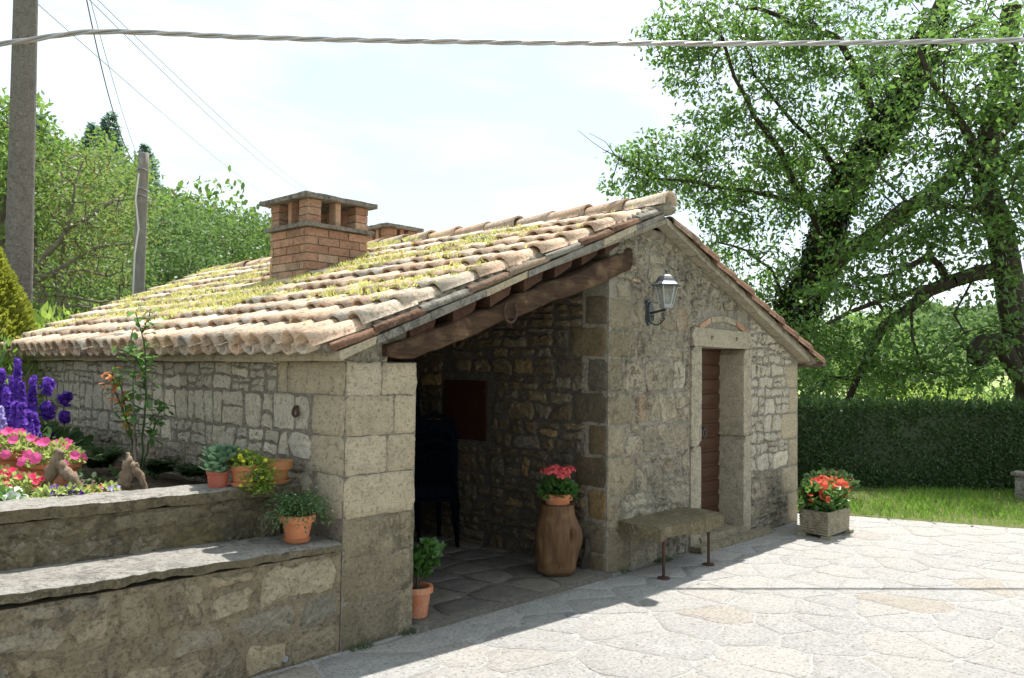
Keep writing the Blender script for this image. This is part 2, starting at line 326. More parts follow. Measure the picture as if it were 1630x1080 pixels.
M['sedum']=leaf_mat('yellow_stonecrop',(.42,.45,.09),(.72,.70,.22),(.28,.38,.08),tr=.3,rough=.6)
M['fern']=leaf_mat('fern_leaf',(.045,.09,.03),(.085,.15,.05),tr=.35,rough=.5)
M['rose']=leaf_mat('rose_leaf',(.05,.12,.03),(.14,.26,.06),tr=.4,rough=.3,spec=.5)
M['rosey']=leaf_mat('young_rose_leaf',(.45,.12,.05),(.62,.26,.08),(.40,.38,.08),tr=.45,rough=.35)
M['petleaf']=leaf_mat('petunia_leaf',(.19,.27,.06),(.36,.42,.14),tr=.45,rough=.6)
M['herb']=leaf_mat('herb_leaf',(.06,.12,.05),(.12,.20,.07),tr=.35)
M['succ']=leaf_mat('succulent_leaf',(.10,.19,.11),(.17,.27,.16),tr=.1,rough=.45)
M['yelgreen']=leaf_mat('trailing_stonecrop_leaf',(.13,.22,.03),(.26,.35,.06),tr=.35)
M['shrubleaf']=leaf_mat('glossy_shrub_leaf',(.04,.10,.02),(.08,.18,.04),tr=.35,rough=.3)
def petal(name,c,c2=None): 
    m=leaf_mat(name,c,c2 or tuple(min(1,x*1.25) for x in c),tr=.35,rough=.6,spec=.15); return m
M['pinkp']=petal('pink_petal',(.80,.06,.26),(.9,.16,.40)); M['purplep']=petal('violet_petal',(.10,.03,.34),(.22,.10,.55)); M['lilacp']=petal('lilac_petal',(.45,.36,.80),(.6,.5,.85))
M['redp']=petal('red_petal',(.70,.02,.03),(.85,.08,.07)); M['whitep']=petal('white_petal',(.8,.8,.76),(.85,.83,.8)); M['crimson']=petal('crimson_petal',(.55,.02,.08),(.75,.05,.14))
M['salmonp']=petal('coral_petal',(.72,.10,.12),(.85,.20,.19)); M['pansy']=petal('deep_purple_petal',(.07,.015,.20),(.14,.04,.36)); M['yellowp']=petal('yellow_petal',(.8,.72,.04),(.9,.85,.12)); M['scarlet']=petal('scarlet_petal',(.80,.06,.05),(.88,.16,.10))
def glass():
    m,t,b=mk('frosted_lantern_glass'); b.inputs['Base Color'].default_value=(.50,.52,.47,1); b.inputs['Roughness'].default_value=.25; b.inputs['Transmission Weight'].default_value=.75; b.inputs['IOR'].default_value=1.2; b.inputs['Alpha'].default_value=.8; return m
M['glass']=glass()
def ground_mat():
    m,t,b=mk('meadow_ground'); w=wpos(t); n=noise(t,w,.02,6,.6); c=mixc(t,ramp(t,n,.4,.6),(.10,.15,.04),(.30,.30,.12)); c=mixc(t,ramp(t,noise(t,w,3,5,.7),.4,.7,0,.5),c,(.07,.085,.03)); t.links.new(c,b.inputs['Base Color']); b.inputs['Roughness'].default_value=1; return m
M['ground']=ground_mat()
M['lawnsoil']=simple_mat('lawn_soil',(.09,.11,.035),(.13,.12,.05),rough=1,sc=6,bs=1.)
M['leafmould']=simple_mat('woodland_floor',(.05,.08,.02),(.08,.11,.03),rough=1,sc=1,bs=1.)
# ---------------------------------------------------------------- masonry
YG=3.98; XE=2.86; XC=5.41; XR=8.95
def clip(poly,a,b,c):
    """keep a*u+b*v+c>=0"""
    out=[]; n=len(poly)
    for i in range(n):
        p=poly[i]; q=poly[(i+1)%n]; dp=a*p[0]+b*p[1]+c; dq=a*q[0]+b*q[1]+c
        if dp>=0: out.append(p)
        if (dp>=0)!=(dq>=0):
            t=dp/(dp-dq); out.append((p[0]+(q[0]-p[0])*t,p[1]+(q[1]-p[1])*t))
    return out
def parea(p): return .5*sum(p[i][0]*p[(i+1)%len(p)][1]-p[(i+1)%len(p)][0]*p[i][1] for i in range(len(p)))
def resample(poly,n):
    P=np.array(poly); Q=np.roll(P,-1,0); L=np.hypot(*(Q-P).T); c=np.concatenate([[0],np.cumsum(L)]); out=[]
    for i in range(n):
        s=c[-1]*i/n; k=min(np.searchsorted(c,s,side='right')-1,len(P)-1); t=(s-c[k])/(L[k]+1e-9); out.append(P[k]+(Q[k]-P[k])*t)
    return np.array(out)
def rounded(poly,n,cut=.22,jit=.0):
    out=[]
    for i in range(len(poly)):
        p=np.array(poly[i]); q=np.array(poly[(i+1)%len(poly)]); out+= [p+(q-p)*cut,p+(q-p)*(1-cut)]
    P=resample(out,n)
    if jit: P=P+rg.normal(size=P.shape)*jit
    return P
def rubble(u0,u1,v0,v1,h,wd,seed,gap=.011,split=.3,wav=.018,slant=.02):
    r=random.Random(seed); ph=[r.uniform(0,6) for _ in range(4)]; rows=[v0]
    while rows[-1]<v1-.45*h: rows.append(rows[-1]+h*r.uniform(.6,1.4))
    rows[-1]=v1; out=[]; amp=[0]+[wav*r.uniform(.5,1.2) for _ in rows[1:-1]]+[0]
    def B(k,u): return rows[k]+amp[k]*(math.sin(u*4.1/h*.12+ph[0]+k*2.1)+.6*math.sin(u*11+ph[1]+k*3.3))
    for k in range(len(rows)-1):
        u=u0; sl=0.
        while u<u1-.02:
            w=wd*r.choice((.55,.75,1,1,1.2,1.5,1.9))*r.uniform(.85,1.15)
            e=u+w
            if u1-e<wd*.4: e=u1
            s2=0 if e==u1 else r.uniform(-slant,slant)
            n=4; bot=[(u-sl+(e-s2-u+sl)*i/n,) for i in range(n+1)]
            lo=[(b[0],B(k,b[0])) for b in bot]; hi=[(u+sl+(e+s2-u-sl)*i/n,) for i in range(n+1)]; hi=[(b[0],B(k+1,b[0])) for b in hi]
            H=rows[k+1]-rows[k]
            if H>.7*h and r.random()<split:
                t1=r.uniform(.35,.65);t2=min(.75,max(.25,t1+r.uniform(-.15,.15)))
                mid=[(a[0]+(b[0]-a[0])*(t1+(t2-t1)*i/n),a[1]+(b[1]-a[1])*(t1+(t2-t1)*i/n)) for i,(a,b) in enumerate(zip(lo,hi))]
                if e-u>wd*1.15 and r.random()<.6:
                    out+= [lo+mid[::-1], mid[:3]+hi[:3][::-1], mid[2:]+hi[2:][::-1]]
                else: out+= [lo+mid[::-1],mid+hi[::-1]]
            else: out.append(lo+hi[::-1])
            u=e; sl=s2
    return out
def inset(P,g):
    c=P.mean(0); d=P-c; L=np.linalg.norm(d,axis=1,keepdims=True); return c+d*np.maximum(.3,(L-g*1.15)/L)
STONES=[]   # (score, name, verts, faces, material, parent)
def stone_geo(poly,Pf,proud,n=12,rough=.006,cut=.2,depth=.03,gap=.011,flat=.55,jit=.0035,bevel=.010):
    P=rounded(poly,n,cut); P=inset(P,gap); P=P+rg.normal(size=P.shape)*jit
    c=P.mean(0); A=[]
    rings=[(P,-depth),(P,proud-bevel),(c+(P-c)*(1-bevel*1.1/ max(.02,np.linalg.norm(P-c,axis=1).mean())),proud),(c+(P-c)*flat,proud+rough*.5)]
    for i,(Q,wv) in enumerate(rings):
        for q in Q: A.append(Pf(q[0],q[1],wv+(rnd.uniform(-rough,rough) if i>=1 else 0)))
    A.append(Pf(c[0],c[1],proud+rnd.uniform(-rough,rough*1.5)))
    Fc=[(r*n+j,r*n+(j+1)%n,(r+1)*n+(j+1)%n,(r+1)*n+j) for r in range(3) for j in range(n)]
    Fc+=[(3*n+j,3*n+(j+1)%n,4*n) for j in range(n)]
    return A,Fc,c
def orient(Pf):
    o=np.array(Pf(0,0,0)); du=np.array(Pf(1,0,0))-o; dv=np.array(Pf(0,1,0))-o; dw=np.array(Pf(0,0,1))-o
    return np.cross(du,dv).dot(dw)>0
def add_stones(polys,Pf,parent,mat,name='stone',proud=(.004,.016),clips=(),minA=.0012,**kw):
    good=orient(Pf)
    for p in polys:
        for c in clips:
            p=clip(p,*c)
            if len(p)<3: break
        if len(p)<3 or abs(parea(p))<minA: continue
        if parea(p)<0: p=p[::-1]
        V,Fc,c=stone_geo(p,Pf,rnd.uniform(*proud),**kw)
        if not good: Fc=[f[::-1] for f in Fc]
        C=np.array(Pf(c[0],c[1],0)); x,y=proj(C); d=np.linalg.norm(C-CAM)
        nrm=np.array(Pf(0,0,1.))-np.array(Pf(0,0,0.)); fac=max(.02,abs((CAM-C).dot(nrm))/d)
        vis=1 if (-60<x<1690 and -60<y<1140) else .02
        STONES.append((abs(parea(p))*fac/d**2*vis,name,V,Fc,M[mat],parent))
def flush(limit,stuffname,cands,stuffparent):
    cands=sorted(cands,key=lambda s:-s[0]); rest={}
    for i,(sc,name,V,Fc,mat,par) in enumerate(cands):
        V=np.array(V)
        if i<limit:
            c=V.mean(0); n_=(len(V)-1)//4; link(name,mesh(name,V-c,Fc,(False if name=='stone' else (lambda i:i>=n_))),mat,par,c)
        else: rest.setdefault((mat.name,par.name),(mat,par,MB()))[2].add(V,Fc)
    for mat,par,mb in rest.values():
        kind(mb.out(stuffname,mat,par,smooth=False),'stuff')
# ---------------------------------------------------------------- ground
def hgt(x,y): return 0.
g=MB(); 
V=[];Fc=[]
rad=[0,14,20,30,60,120,300,900,2500]; na=48
V.append((6,0,-.06))
for i,r in enumerate(rad[1:]):
    for j in range(na):
        a=2*math.pi*j/na; x,y=6+r*math.cos(a),r*math.sin(a)
        V.append((x,y,-.06 - (0 if r<=14 else min(6.0,(r-14)*.035 if x>9 else 0))))
Fc=[(0,1+j,1+(j+1)%na) for j in range(na)]+[(1+i*na+j,1+(i+1)*na+j,1+(i+1)*na+(j+1)%na,1+i*na+(j+1)%na) for i in range(len(rad)-2) for j in range(na)]
kind(link('ground',mesh('ground',V,Fc,True),M['ground']),'structure')
# courtyard sheet with its lawn-side edge
e0=np.array([9.77,3.66]); e1=np.array([10.354,2.08]); ed=(e1-e0)/np.linalg.norm(e1-e0)
eA=e0-ed*3.2; eB=e0+ed*9
cy=MB(); poly=[(-6,-6),(12.9,-6),(eB[0],eB[1]),(eA[0],eA[1]),(8.7,6.9),(8.7,4.1),(-6,4.1)]
cy.prism(poly,lambda u,v,w:(u,v,w),-.055,-.0015)
court=kind(cy.out('courtyard_paving',M['joint'],None,loc=(0,0,0)),'structure')
# flagstones: cells of a relaxed random pattern
def voronoi(pts,bound,K=16):
    pts=np.array(pts); out=[]
    for i,p in enumerate(pts):
        d=((pts-p)**2).sum(1); idx=np.argsort(d)[1:K+1]; cell=[(p[0]-1.2,p[1]-1.2),(p[0]+1.2,p[1]-1.2),(p[0]+1.2,p[1]+1.2),(p[0]-1.2,p[1]+1.2)]
        for j in idx:
            q=pts[j]; mx_=(p+q)/2; nrm=p-q; cell=clip(cell,nrm[0],nrm[1],-nrm.dot(mx_))
            if len(cell)<3: break
        for c in bound:
            if len(cell)>=3: cell=clip(cell,*c)
        if len(cell)>=3: out.append(cell)
    return out
def halfp(p,q,keep):
    """half plane on keep's side of the line p-q"""
    p,q,keep=map(np.array,(p,q,keep)); n=np.array([-(q-p)[1],(q-p)[0]]); c=-n.dot(p)
    return (n[0],n[1],c) if n.dot(keep)+c>0 else (-n[0],-n[1],-c)
pts=[]
r=random.Random(5); y=-1.6; row=0
while y<4.0:
    x=1.2+r.uniform(0,.2)
    while x<12.2:
        pts.append((x+r.uniform(-.11,.11),y+r.uniform(-.11,.11))); x+=r.uniform(.30,.52)
    y+=r.uniform(.30,.38)
# larger slabs here and there
pts=[p for i,p in enumerate(pts) if r.random()>.10]
cells=voronoi(pts,[halfp(e0,e1,(5,0)),(0,-1,YG-.03)])
STONES.clear(); vis=[]
for c in cells:
    cc=np.mean(c,0); px,py=proj(np.array([cc[0],cc[1],0.])); dcam=(np.array([cc[0],cc[1],0])-CAM)@RM
    if dcam[2]>0.5 and -150<px<1780 and 700<py<1350 : vis.append(c)
add_stones(vis,lambda u,v,w:(u,v,w),court,'slab','flagstone',proud=(.0003,.0016),n=18,rough=.0008,cut=.05,depth=.02,gap=.0065,jit=.006,bevel=.0012,flat=.5,minA=.004)
flush(300,'far_flagstones',STONES,court)
# lawn
V=[];nx,ny=40,26; W0=e0-ed*5.5
nrm2=np.array([-ed[1],ed[0]]); nrm2=nrm2 if nrm2[0]>0 else -nrm2
for i in range(nx+1):
    for j in range(ny+1):
        p=W0+ed*(i*.42)+nrm2*(j*.21); V.append((p[0]-nrm2[0]*.12*(j==0),p[1]-nrm2[1]*.12*(j==0),(-.04 if j==0 else .012+.012*math.sin(p[0]*2.3)*math.sin(p[1]*1.9))))
Fc=[(i*(ny+1)+j,(i+1)*(ny+1)+j,(i+1)*(ny+1)+j+1,i*(ny+1)+j+1) for i in range(nx) for j in range(ny)]
kind(link('lawn',mesh('lawn',V,Fc,True),M['lawnsoil']),'structure')
n=62000; a=rg.random(n)*15.5; b=rg.random(n)**1.15*4.6; P=W0[None]+ed[None]*a[:,None]+nrm2[None]*(b[:,None]-.045+.05*vn(np.c_[a*2.2,a*.3,a*0])[:,None]*(b[:,None]<.5)); P=np.c_[P,.01+.02*rg.random(n)]
D=np.c_[rg.normal(size=n)*.45,rg.normal(size=n)*.45,np.ones(n)]; 
kind(scatter('lawn_grass',*BLADE,P,D,rv(n),(.035+.05*rg.random(n))*(1+.5*vn(P,.9)),M['grass'],None,(11,3,0)),'stuff')
# ---------------------------------------------------------------- stone building
bld=thing('stone_outbuilding','low rubble stone outbuilding with mossy terracotta roof and open porch','building',(6,4,0))
PG=lambda u,v,w:(u,YG-w,v)           # gable face
PE=lambda u,v,w:(XE-w,u,v)           # eaves wall face
PI_=lambda u,v,w:(XC-w,u,v)          # porch side wall
def part(name,label=None,loc=None):
    e=empty(name,loc if loc is not None else WL[bld.name],bld)
    if label: e['label']=label
    return e
SL=.378
def zdeck(x): return 1.70+SL*(x-2.61) if x<6.08 else 2.955-.375*(x-6.9)+0
def zdeck(x):
    return 1.70+SL*(x-2.61) if x<6.1 else 2.65-.375*(x-6.9)
def zwall(x): return 1.886+.39*(x-3.3) if x<6.05 else 2.545-.39*(x-6.987)
# wall bodies
DX0,DX1,DZ=6.84,7.66,1.875
FX0,FX1,FZ=6.66,7.82,2.05
gb=MB()
gb.prism([(XC,-.04),(FX0,-.04),(FX0,zwall(FX0)),(6.05,zwall(6.05)),(XC+.0,zwall(XC))],PG,0,-.27)
gb.prism([(FX1,-.04),(XR,-.04),(XR,zwall(XR)),(FX1,zwall(FX1))],PG,0,-.27)
gb.prism([(FX0,FZ),(FX1,FZ),(FX1,zwall(FX1)),(FX0,zwall(FX0))],PG,0,-.27)
def rough_out(mb,name,mat,amp=.006,par=bld): return mb.out(name,mat,par)
gw=gb.out('gable_wall',M['mortar'],bld)
eb=MB(); eb.prism([(YG,-.04),(9.7,-.04),(9.7,1.66),(YG,1.66)],PE,0,-.45)
ew=eb.out('eaves_wall',M['mortar_e'],bld)
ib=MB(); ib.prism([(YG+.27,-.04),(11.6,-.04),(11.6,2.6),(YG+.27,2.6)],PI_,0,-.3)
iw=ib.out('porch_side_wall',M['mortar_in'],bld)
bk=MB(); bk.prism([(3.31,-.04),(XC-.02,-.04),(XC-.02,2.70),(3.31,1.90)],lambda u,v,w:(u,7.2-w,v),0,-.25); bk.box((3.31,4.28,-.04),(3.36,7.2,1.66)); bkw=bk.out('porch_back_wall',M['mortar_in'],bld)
rb=MB(); rb.box((XR-.4,4.25,-.04),(XR,11.4,1.75)); rb.box((XC+.3,11.1,-.04),(XR-.4,11.4,1.75)); rb.out('rear_wall',M['mortar'],bld)
pb=MB(); pb.prism([(XE+.002,-.04),(3.395,-.04),(3.395,1.665),(3.12,1.665),(3.30,1.80),(3.42,1.92),(3.3,1.885),(XE,1.71)],PG,-.004,-.30); pw=pb.out('corner_pier',M['mortar'],bld)
# gable stones
cl=[(-.39,-1,1.886+0,)]
clL=(.39,-1,1.886-.39*3.3-.012); clR=(-.39,-1,2.545+.39*6.987-.012)
zz=[0,.33,.62,.93,1.19,1.46,1.74,1.98,2.23]
ql=[.34,.20,.37,.22,.36,.21,.38,.30]
STONES.clear()
add_stones([[(XC,zz[i]),(XC+ql[i],zz[i]),(XC+ql[i],zz[i+1]),(XC,zz[i+1])] for i in range(8)],PG,gw,'ashlar_grey','quoin_block',proud=(.003,.008),cut=.06,gap=.007,rough=.003,jit=.003,bevel=.006,n=16,flat=.6)
st=[]
for i in range(8):
    pass
kwg=dict(clips=(clL,clR),proud=(.003,.014),cut=.22,rough=.009,jit=.008,bevel=.009,gap=.012)
for i in range(8):
    add_stones(rubble(XC+ql[i],FX0,zz[i],zz[i+1],.17,.22,50+i,split=.3,slant=.03),PG,gw,'gable',**kwg)
kwg2=dict(kwg); kwg2['proud']=(.004,.018)
add_stones(rubble(5.50,FX0,2.23,2.95,.12,.19,71,split=.3),PG,gw,'gable',**kwg2)
add_stones(rubble(FX0,FX1,2.235,2.75,.10,.20,72,split=.2),PG,gw,'gable',**kwg2)
add_stones(rubble(FX0,6.80,FZ,2.235,.12,.14,73),PG,gw,'gable',**kwg2); add_stones(rubble(7.75,FX1,FZ,2.235,.1,.1,74),PG,gw,'gable',**kwg2)
zr=[0,.34,.62,.92,1.2,1.48,1.73]; qr=[.26,.40,.24,.42,.22,.30]
add_stones([[(XR-qr[i],zr[i]),(XR,zr[i]),(XR,zr[i+1]),(XR-qr[i],zr[i+1])] for i in range(6)],PG,gw,'ashlar','quoin_block',clips=(clR,),proud=(.003,.008),cut=.06,gap=.007,rough=.003,jit=.003,bevel=.006,n=16,flat=.6)
for i in range(6): add_stones(rubble(FX1,XR-qr[i],zr[i],zr[i+1],.14,.17,80+i,split=.3),PG,gw,'rubble' if i>1 else 'gable',**kwg2)
add_stones(rubble(FX1,8.75,1.73,2.3,.075,.15,90,split=.1),PG,gw,'rubble',**kwg2)
# dressed blocks of the pier
zc=[0,.27,.52,.75,1.0,1.225,1.465,1.665]
kwa=dict(cut=.03,gap=.003,rough=.002,jit=.003,bevel=.003,n=22,flat=.6,proud=(.001,.006))
for i in range(7):
    cuts=[XE,3.395] if i in (3,1) else ([XE,3.17,3.395] if i in (4,6) else [XE,3.22 if i%2 else 3.28,3.395])
    mt='ashlar' if i>=3 else 'ashlar_grey'
    if i==6: cuts=[XE,3.12,3.395]
    add_stones([[(a,zc[i]),(b,zc[i]),(b,zc[i+1]),(a,zc[i+1])] for a,b in zip(cuts[:-1],cuts[1:])],PG,pw,mt,'dressed_block',**kwa)
qe=[.5,.3,.35,.27,.34,.33,.62]
for i in range(3,7):
    add_stones([[(YG,zc[i]),(YG+qe[i],zc[i]),(YG+qe[i],zc[i+1]),(YG,zc[i+1])]],PE,ew,'ashlar','dressed_block',**kwa)
add_stones([[(YG+.62,1.465),(YG+.73,1.465),(YG+.73,1.66),(YG+.62,1.66)]],PE,ew,'ashlar','dressed_block',**kwa)
add_stones([[(9.22,1.25),(9.7,1.25),(9.7,1.66),(9.22,1.66)],[(9.42,.84),(9.7,.84),(9.7,1.25),(9.42,1.25)]],PE,ew,'ashlar_grey','dressed_block',**kwa)
kwe=dict(proud=(.002,.013),cut=.18,gap=.010,rough=.006,jit=.005,bevel=.009)
add_stones(rubble(YG+.73,9.22,1.465,1.66,.10,.17,101,split=.35),PE,ew,'rubble',**kwe)
add_stones(rubble(YG+.36,9.30,1.225,1.465,.26,.17,102,split=.35,gap=.01),PE,ew,'rubble',**kwe)
add_stones(rubble(YG+.33,9.42,1.06,1.225,.15,.19,104,split=.3),PE,ew,'rubble',**kwe)
add_stones(rubble(YG+.30,9.42,.70,1.06,.19,.22,103,split=.3),PE,ew,'gable',**kwe)
add_stones([[(4.6,.62),(4.6,.94),(4.28,.94),(4.28,.62)]],PE,ew,'ashlar_grey','dressed_block',**kwa)
# porch side wall: quoins and rubble
zi=[0,.16,.42,.68,.94,1.20,1.46,1.74,2.0,2.26]; qi=[.25,.42,.20,.34,.20,.36,.22,.40,.25]
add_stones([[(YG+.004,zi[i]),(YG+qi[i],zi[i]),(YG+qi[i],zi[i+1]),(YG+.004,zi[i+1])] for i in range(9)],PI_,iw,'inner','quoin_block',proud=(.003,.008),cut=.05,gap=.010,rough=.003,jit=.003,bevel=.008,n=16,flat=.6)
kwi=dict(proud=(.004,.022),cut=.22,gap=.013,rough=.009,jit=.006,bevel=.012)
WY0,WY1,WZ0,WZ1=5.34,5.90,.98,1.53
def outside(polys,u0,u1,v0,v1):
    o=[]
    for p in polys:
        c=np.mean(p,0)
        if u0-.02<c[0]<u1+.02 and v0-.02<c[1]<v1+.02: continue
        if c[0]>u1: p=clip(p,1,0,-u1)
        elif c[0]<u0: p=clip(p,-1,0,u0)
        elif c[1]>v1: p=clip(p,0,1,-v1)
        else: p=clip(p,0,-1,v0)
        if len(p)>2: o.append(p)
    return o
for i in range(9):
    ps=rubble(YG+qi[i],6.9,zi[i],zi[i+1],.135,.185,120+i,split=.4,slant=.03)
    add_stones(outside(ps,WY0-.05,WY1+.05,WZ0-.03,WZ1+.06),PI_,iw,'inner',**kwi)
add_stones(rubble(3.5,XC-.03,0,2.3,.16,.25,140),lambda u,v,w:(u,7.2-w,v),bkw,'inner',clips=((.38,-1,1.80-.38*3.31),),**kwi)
main=[s for s in STONES if s[1]=='stone']; rest_=[s for s in STONES if s[1]!='stone']
flush(300,'small_masonry',main,None); flush(300,'x',rest_,None)
# smeared patches of lime on the eaves wall: uneven mortar pads
# brick relieving arch over the door
ar=[(6.81,2.075),(7.02,2.16),(7.26,2.185),(7.5,2.155),(7.745,2.07)]
for i in range(4):
    a,b=ar[i],ar[i+1]; poly=[(a[0]+.004,a[1]-.055),(b[0]-.004,b[1]-.055),(b[0]-.004,b[1]),(a[0]+.004,a[1])]
    mb=MB().prism(poly,PG,-.02,.012+.002*i); mb.out('arch_brick',M['brick'] if i in (0,3) else M['jamb'],gw,loc=PG(a[0],a[1],0))
for zb in ((5.72,2.385,.09),(5.70,2.49,.06),(5.68,2.56,.06)):
    MB().prism([(zb[0],zb[1]),(zb[0]+zb[2]*1.3,zb[1]),(zb[0]+zb[2]*1.3,zb[1]+.025),(zb[0],zb[1]+.025)],PG,-.01,.011).out('brick',M['brick'],gw,loc=PG(zb[0],zb[1],0))
# door surround
def dressed(name,u0,u1,v0,v1,d0,d1,mat='jamb',par=bld,jb=.004):
    mb=MB(); P=rounded([(u0,v0),(u1,v0),(u1,v1),(u0,v1)],20,.04); P=P+rg.normal(size=P.shape)*.0012
    mb.prism([tuple(p) for p in P],PG,d0,d1); return mb.out(name,M[mat],par,loc=PG((u0+u1)/2,v0,0))
dressed('lintel',FX0,FX1,DZ,FZ-.002,-.27,.022)
dressed('door_jamb',FX0,DX0,0,.95,-.27,.016); dressed('door_jamb',FX0,DX0,.956,DZ-.004,-.27,.019)
dressed('door_jamb',DX1,FX1,.0,1.0,-.27,.018); dressed('door_jamb',DX1,FX1,1.006,DZ-.004,-.27,.016)
for hx in (7.02,7.50):
    tmb=MB().tube([(hx+.016*math.cos(a),YG-.026,1.965+.016*math.sin(a)) for a in np.linspace(0,5.2,9)],.0035,5); tmb.out('iron_ring',M['iron'],bld)
dressed('threshold',6.62,8.1,-.02,.06,-.24,.13,'ashlar_grey'); dressed('threshold',6.80,7.72,.06,.12,-.26,.03,'ashlar_grey')
# door leaf of horizontal boards
door=part('door',loc=(DX0,YG+.26,0)); nb=12; z=.125; hb=(DZ-.125-.01)/nb
MB().box((DX0-.05,YG+.262,.122),(DX1+.05,YG+.29,DZ+.02)).out('door_back',M['doorw'],door)
for i in range(nb):
    z0=z+i*hb+.006; z1=z+(i+1)*hb-.006; mb=MB()
    x0,x1=DX0+.002,DX1-.002; yf=YG+.247
    V=[(x0,yf+.018,z0),(x1,yf+.018,z0),(x1,yf+.004,z0+.03),(x0,yf+.004,z0+.03),(x1,yf,z1-.012),(x0,yf,z1-.012),(x1,yf+.018,z1),(x0,yf+.018,z1)]
    mb.add(V,[(0,1,2,3),(3,2,4,5),(5,4,6,7)]); mb.out('door_board',M['doorw'],door,loc=(x0,yf,z0))
hq=ony(1122,690,YG+.22); hr=MB().tube([(hq[0]+.03*math.cos(a),YG+.222,hq[2]+.045*math.sin(a)) for a in np.linspace(0,6.283,17)],.006,6); hr.tube([(hq[0],YG+.25,hq[2]+.05),(hq[0],YG+.215,hq[2]+.045)],.012,8); hr.out('ring_handle',M['dkiron'],door)
# shutter
shu=part('shutter',loc=(XC,WY0,WZ0))
MB().box((XC-.002,WY0-.06,WZ0-.05),(XC+.10,WY1+.06,WZ1+.06)).box((XC-.012,WY0-.06,WZ1),(XC,WY1+.06,WZ1+.07)).box((XC-.015,WY0-.05,WZ0-.06),(XC,WY1+.05,WZ0-.005)).out('window_surround',M['mortar_in'],shu)
for i in range(5):
    a=WY0+(WY1-WY0)*i/5; b=WY0+(WY1-WY0)*(i+1)/5; MB().box((XC-.022,a+.002,WZ0),(XC-.003,b-.002,WZ1)).out('shutter_board',M['shutter'],shu,loc=(XC,a,WZ0))
for zc_ in (WZ0+.09,WZ1-.12): MB().box((XC-.035,WY0+.01,zc_),(XC-.022,WY1-.02,zc_+.045)).out('shutter_rail',M['shutter'],shu)
# porch floor
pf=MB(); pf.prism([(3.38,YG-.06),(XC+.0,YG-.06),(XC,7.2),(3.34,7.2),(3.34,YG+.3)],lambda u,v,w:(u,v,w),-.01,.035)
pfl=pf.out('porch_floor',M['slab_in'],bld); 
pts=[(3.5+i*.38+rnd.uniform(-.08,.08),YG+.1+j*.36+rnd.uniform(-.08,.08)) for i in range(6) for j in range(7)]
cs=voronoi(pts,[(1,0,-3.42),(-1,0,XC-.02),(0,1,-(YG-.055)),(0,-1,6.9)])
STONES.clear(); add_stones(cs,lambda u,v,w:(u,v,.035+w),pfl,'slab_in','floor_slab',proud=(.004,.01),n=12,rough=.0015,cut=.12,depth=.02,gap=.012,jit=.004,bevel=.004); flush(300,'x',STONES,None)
# beam and purlins
bm=[(3.12,1.69,1.80-.02),(3.35,1.685,1.83),(4.01,1.915,2.05),(4.4,2.05,2.20),(4.82,2.17,2.335),(5.3,2.33,2.52),(5.66,2.46,2.66)]
V=[];n=14
for k,(x,zb,zt) in enumerate([(lambda a,b,t:tuple(a[i]+(b[i]-a[i])*t for i in range(3)))(bm[min(int(q),5)],bm[min(int(q),5)+1],q-min(int(q),5)) for q in np.linspace(0,6,37)]):
    for j in range(n):
        a=2*math.pi*j/n; cz,sz=math.cos(a),math.sin(a); cy_=abs(cz)**.38*(1 if cz>0 else -1); sz_=abs(sz)**.38*(1 if sz>0 else -1)
        p=np.array([x,YG+.045+.095*cy_,(zb+zt)/2+(zt-zb)/2*sz_]); q=vn(p[None]*np.array([1,1,1.]),7.)[0]
        V.append(p+np.array([0,cy_*.018*q,sz_*.020*q]))
Fc=[(i*n+j,i*n+(j+1)%n,(i+1)*n+(j+1)%n,(i+1)*n+j) for i in range(36) for j in range(n)]+[tuple(range(n))[::-1],tuple(36*n+j for j in range(n))]
V=np.array(V); o=link('porch_beam',mesh('porch_beam',V-V[0],Fc,True),M['beam'],bld,V[0])
for i,(x,zt) in enumerate([(3.50,1.93),(3.86,2.07),(4.20,2.20),(4.54,2.33),(4.88,2.46),(5.20,2.58),(5.50,2.70)]):
    w0=.19; mb=MB(); zt=zwall(x)-.008; c=SL
    V=[(x-w0,YG-.03,zt-.085-c*w0-.02),(x,YG-.03,zt-.075),(x+.02,YG-.03,zt-.02),(x,YG-.03,zt),(x-w0,YG-.03,zt-c*w0)]
    V+= [(a,5.9,b+.0) for a,_,b in V]; mb.add(V,[(0,1,2,3,4)[::-1],(5,6,7,8,9)]+[(j,(j+1)%5,5+(j+1)%5,5+j) for j in range(5)]); mb.out('purlin_end',M['purlin'],bld,loc=(x,YG,zt))
# horseshoe on the beam
hs=thing('horseshoe','rusty horseshoe nailed to the old timber beam over the porch','horseshoe',(4.17,YG-.07,2.03))
MB().tube([(4.17+.062*math.sin(a),YG-.072,2.03-.075*math.cos(a)) for a in np.linspace(-2.5,2.5,19)],.010,6).out('shoe',M['iron'],hs,smooth=True)
for a in (-1.6,-.8,.8,1.6): MB().ico((4.17+.062*math.sin(a),YG-.083,2.03-.075*math.cos(a)),.006,0).out('nail',M['iron'],hs)
# cornice under the eave
cz=MB(); 
segsy=[3.985,4.6,5.35,6.0,6.8,7.5,8.2,8.9,9.75]
for a,b in zip(segsy[:-1],segsy[1:]):
    mb=MB().box((XE-.10,a+.003,1.662+rnd.uniform(-.004,.004)),(XE+.3,b-.003,1.712),j=.006); mb.out('cornice_slab',M['ashlar'],bld,loc=(XE,a,1.66))
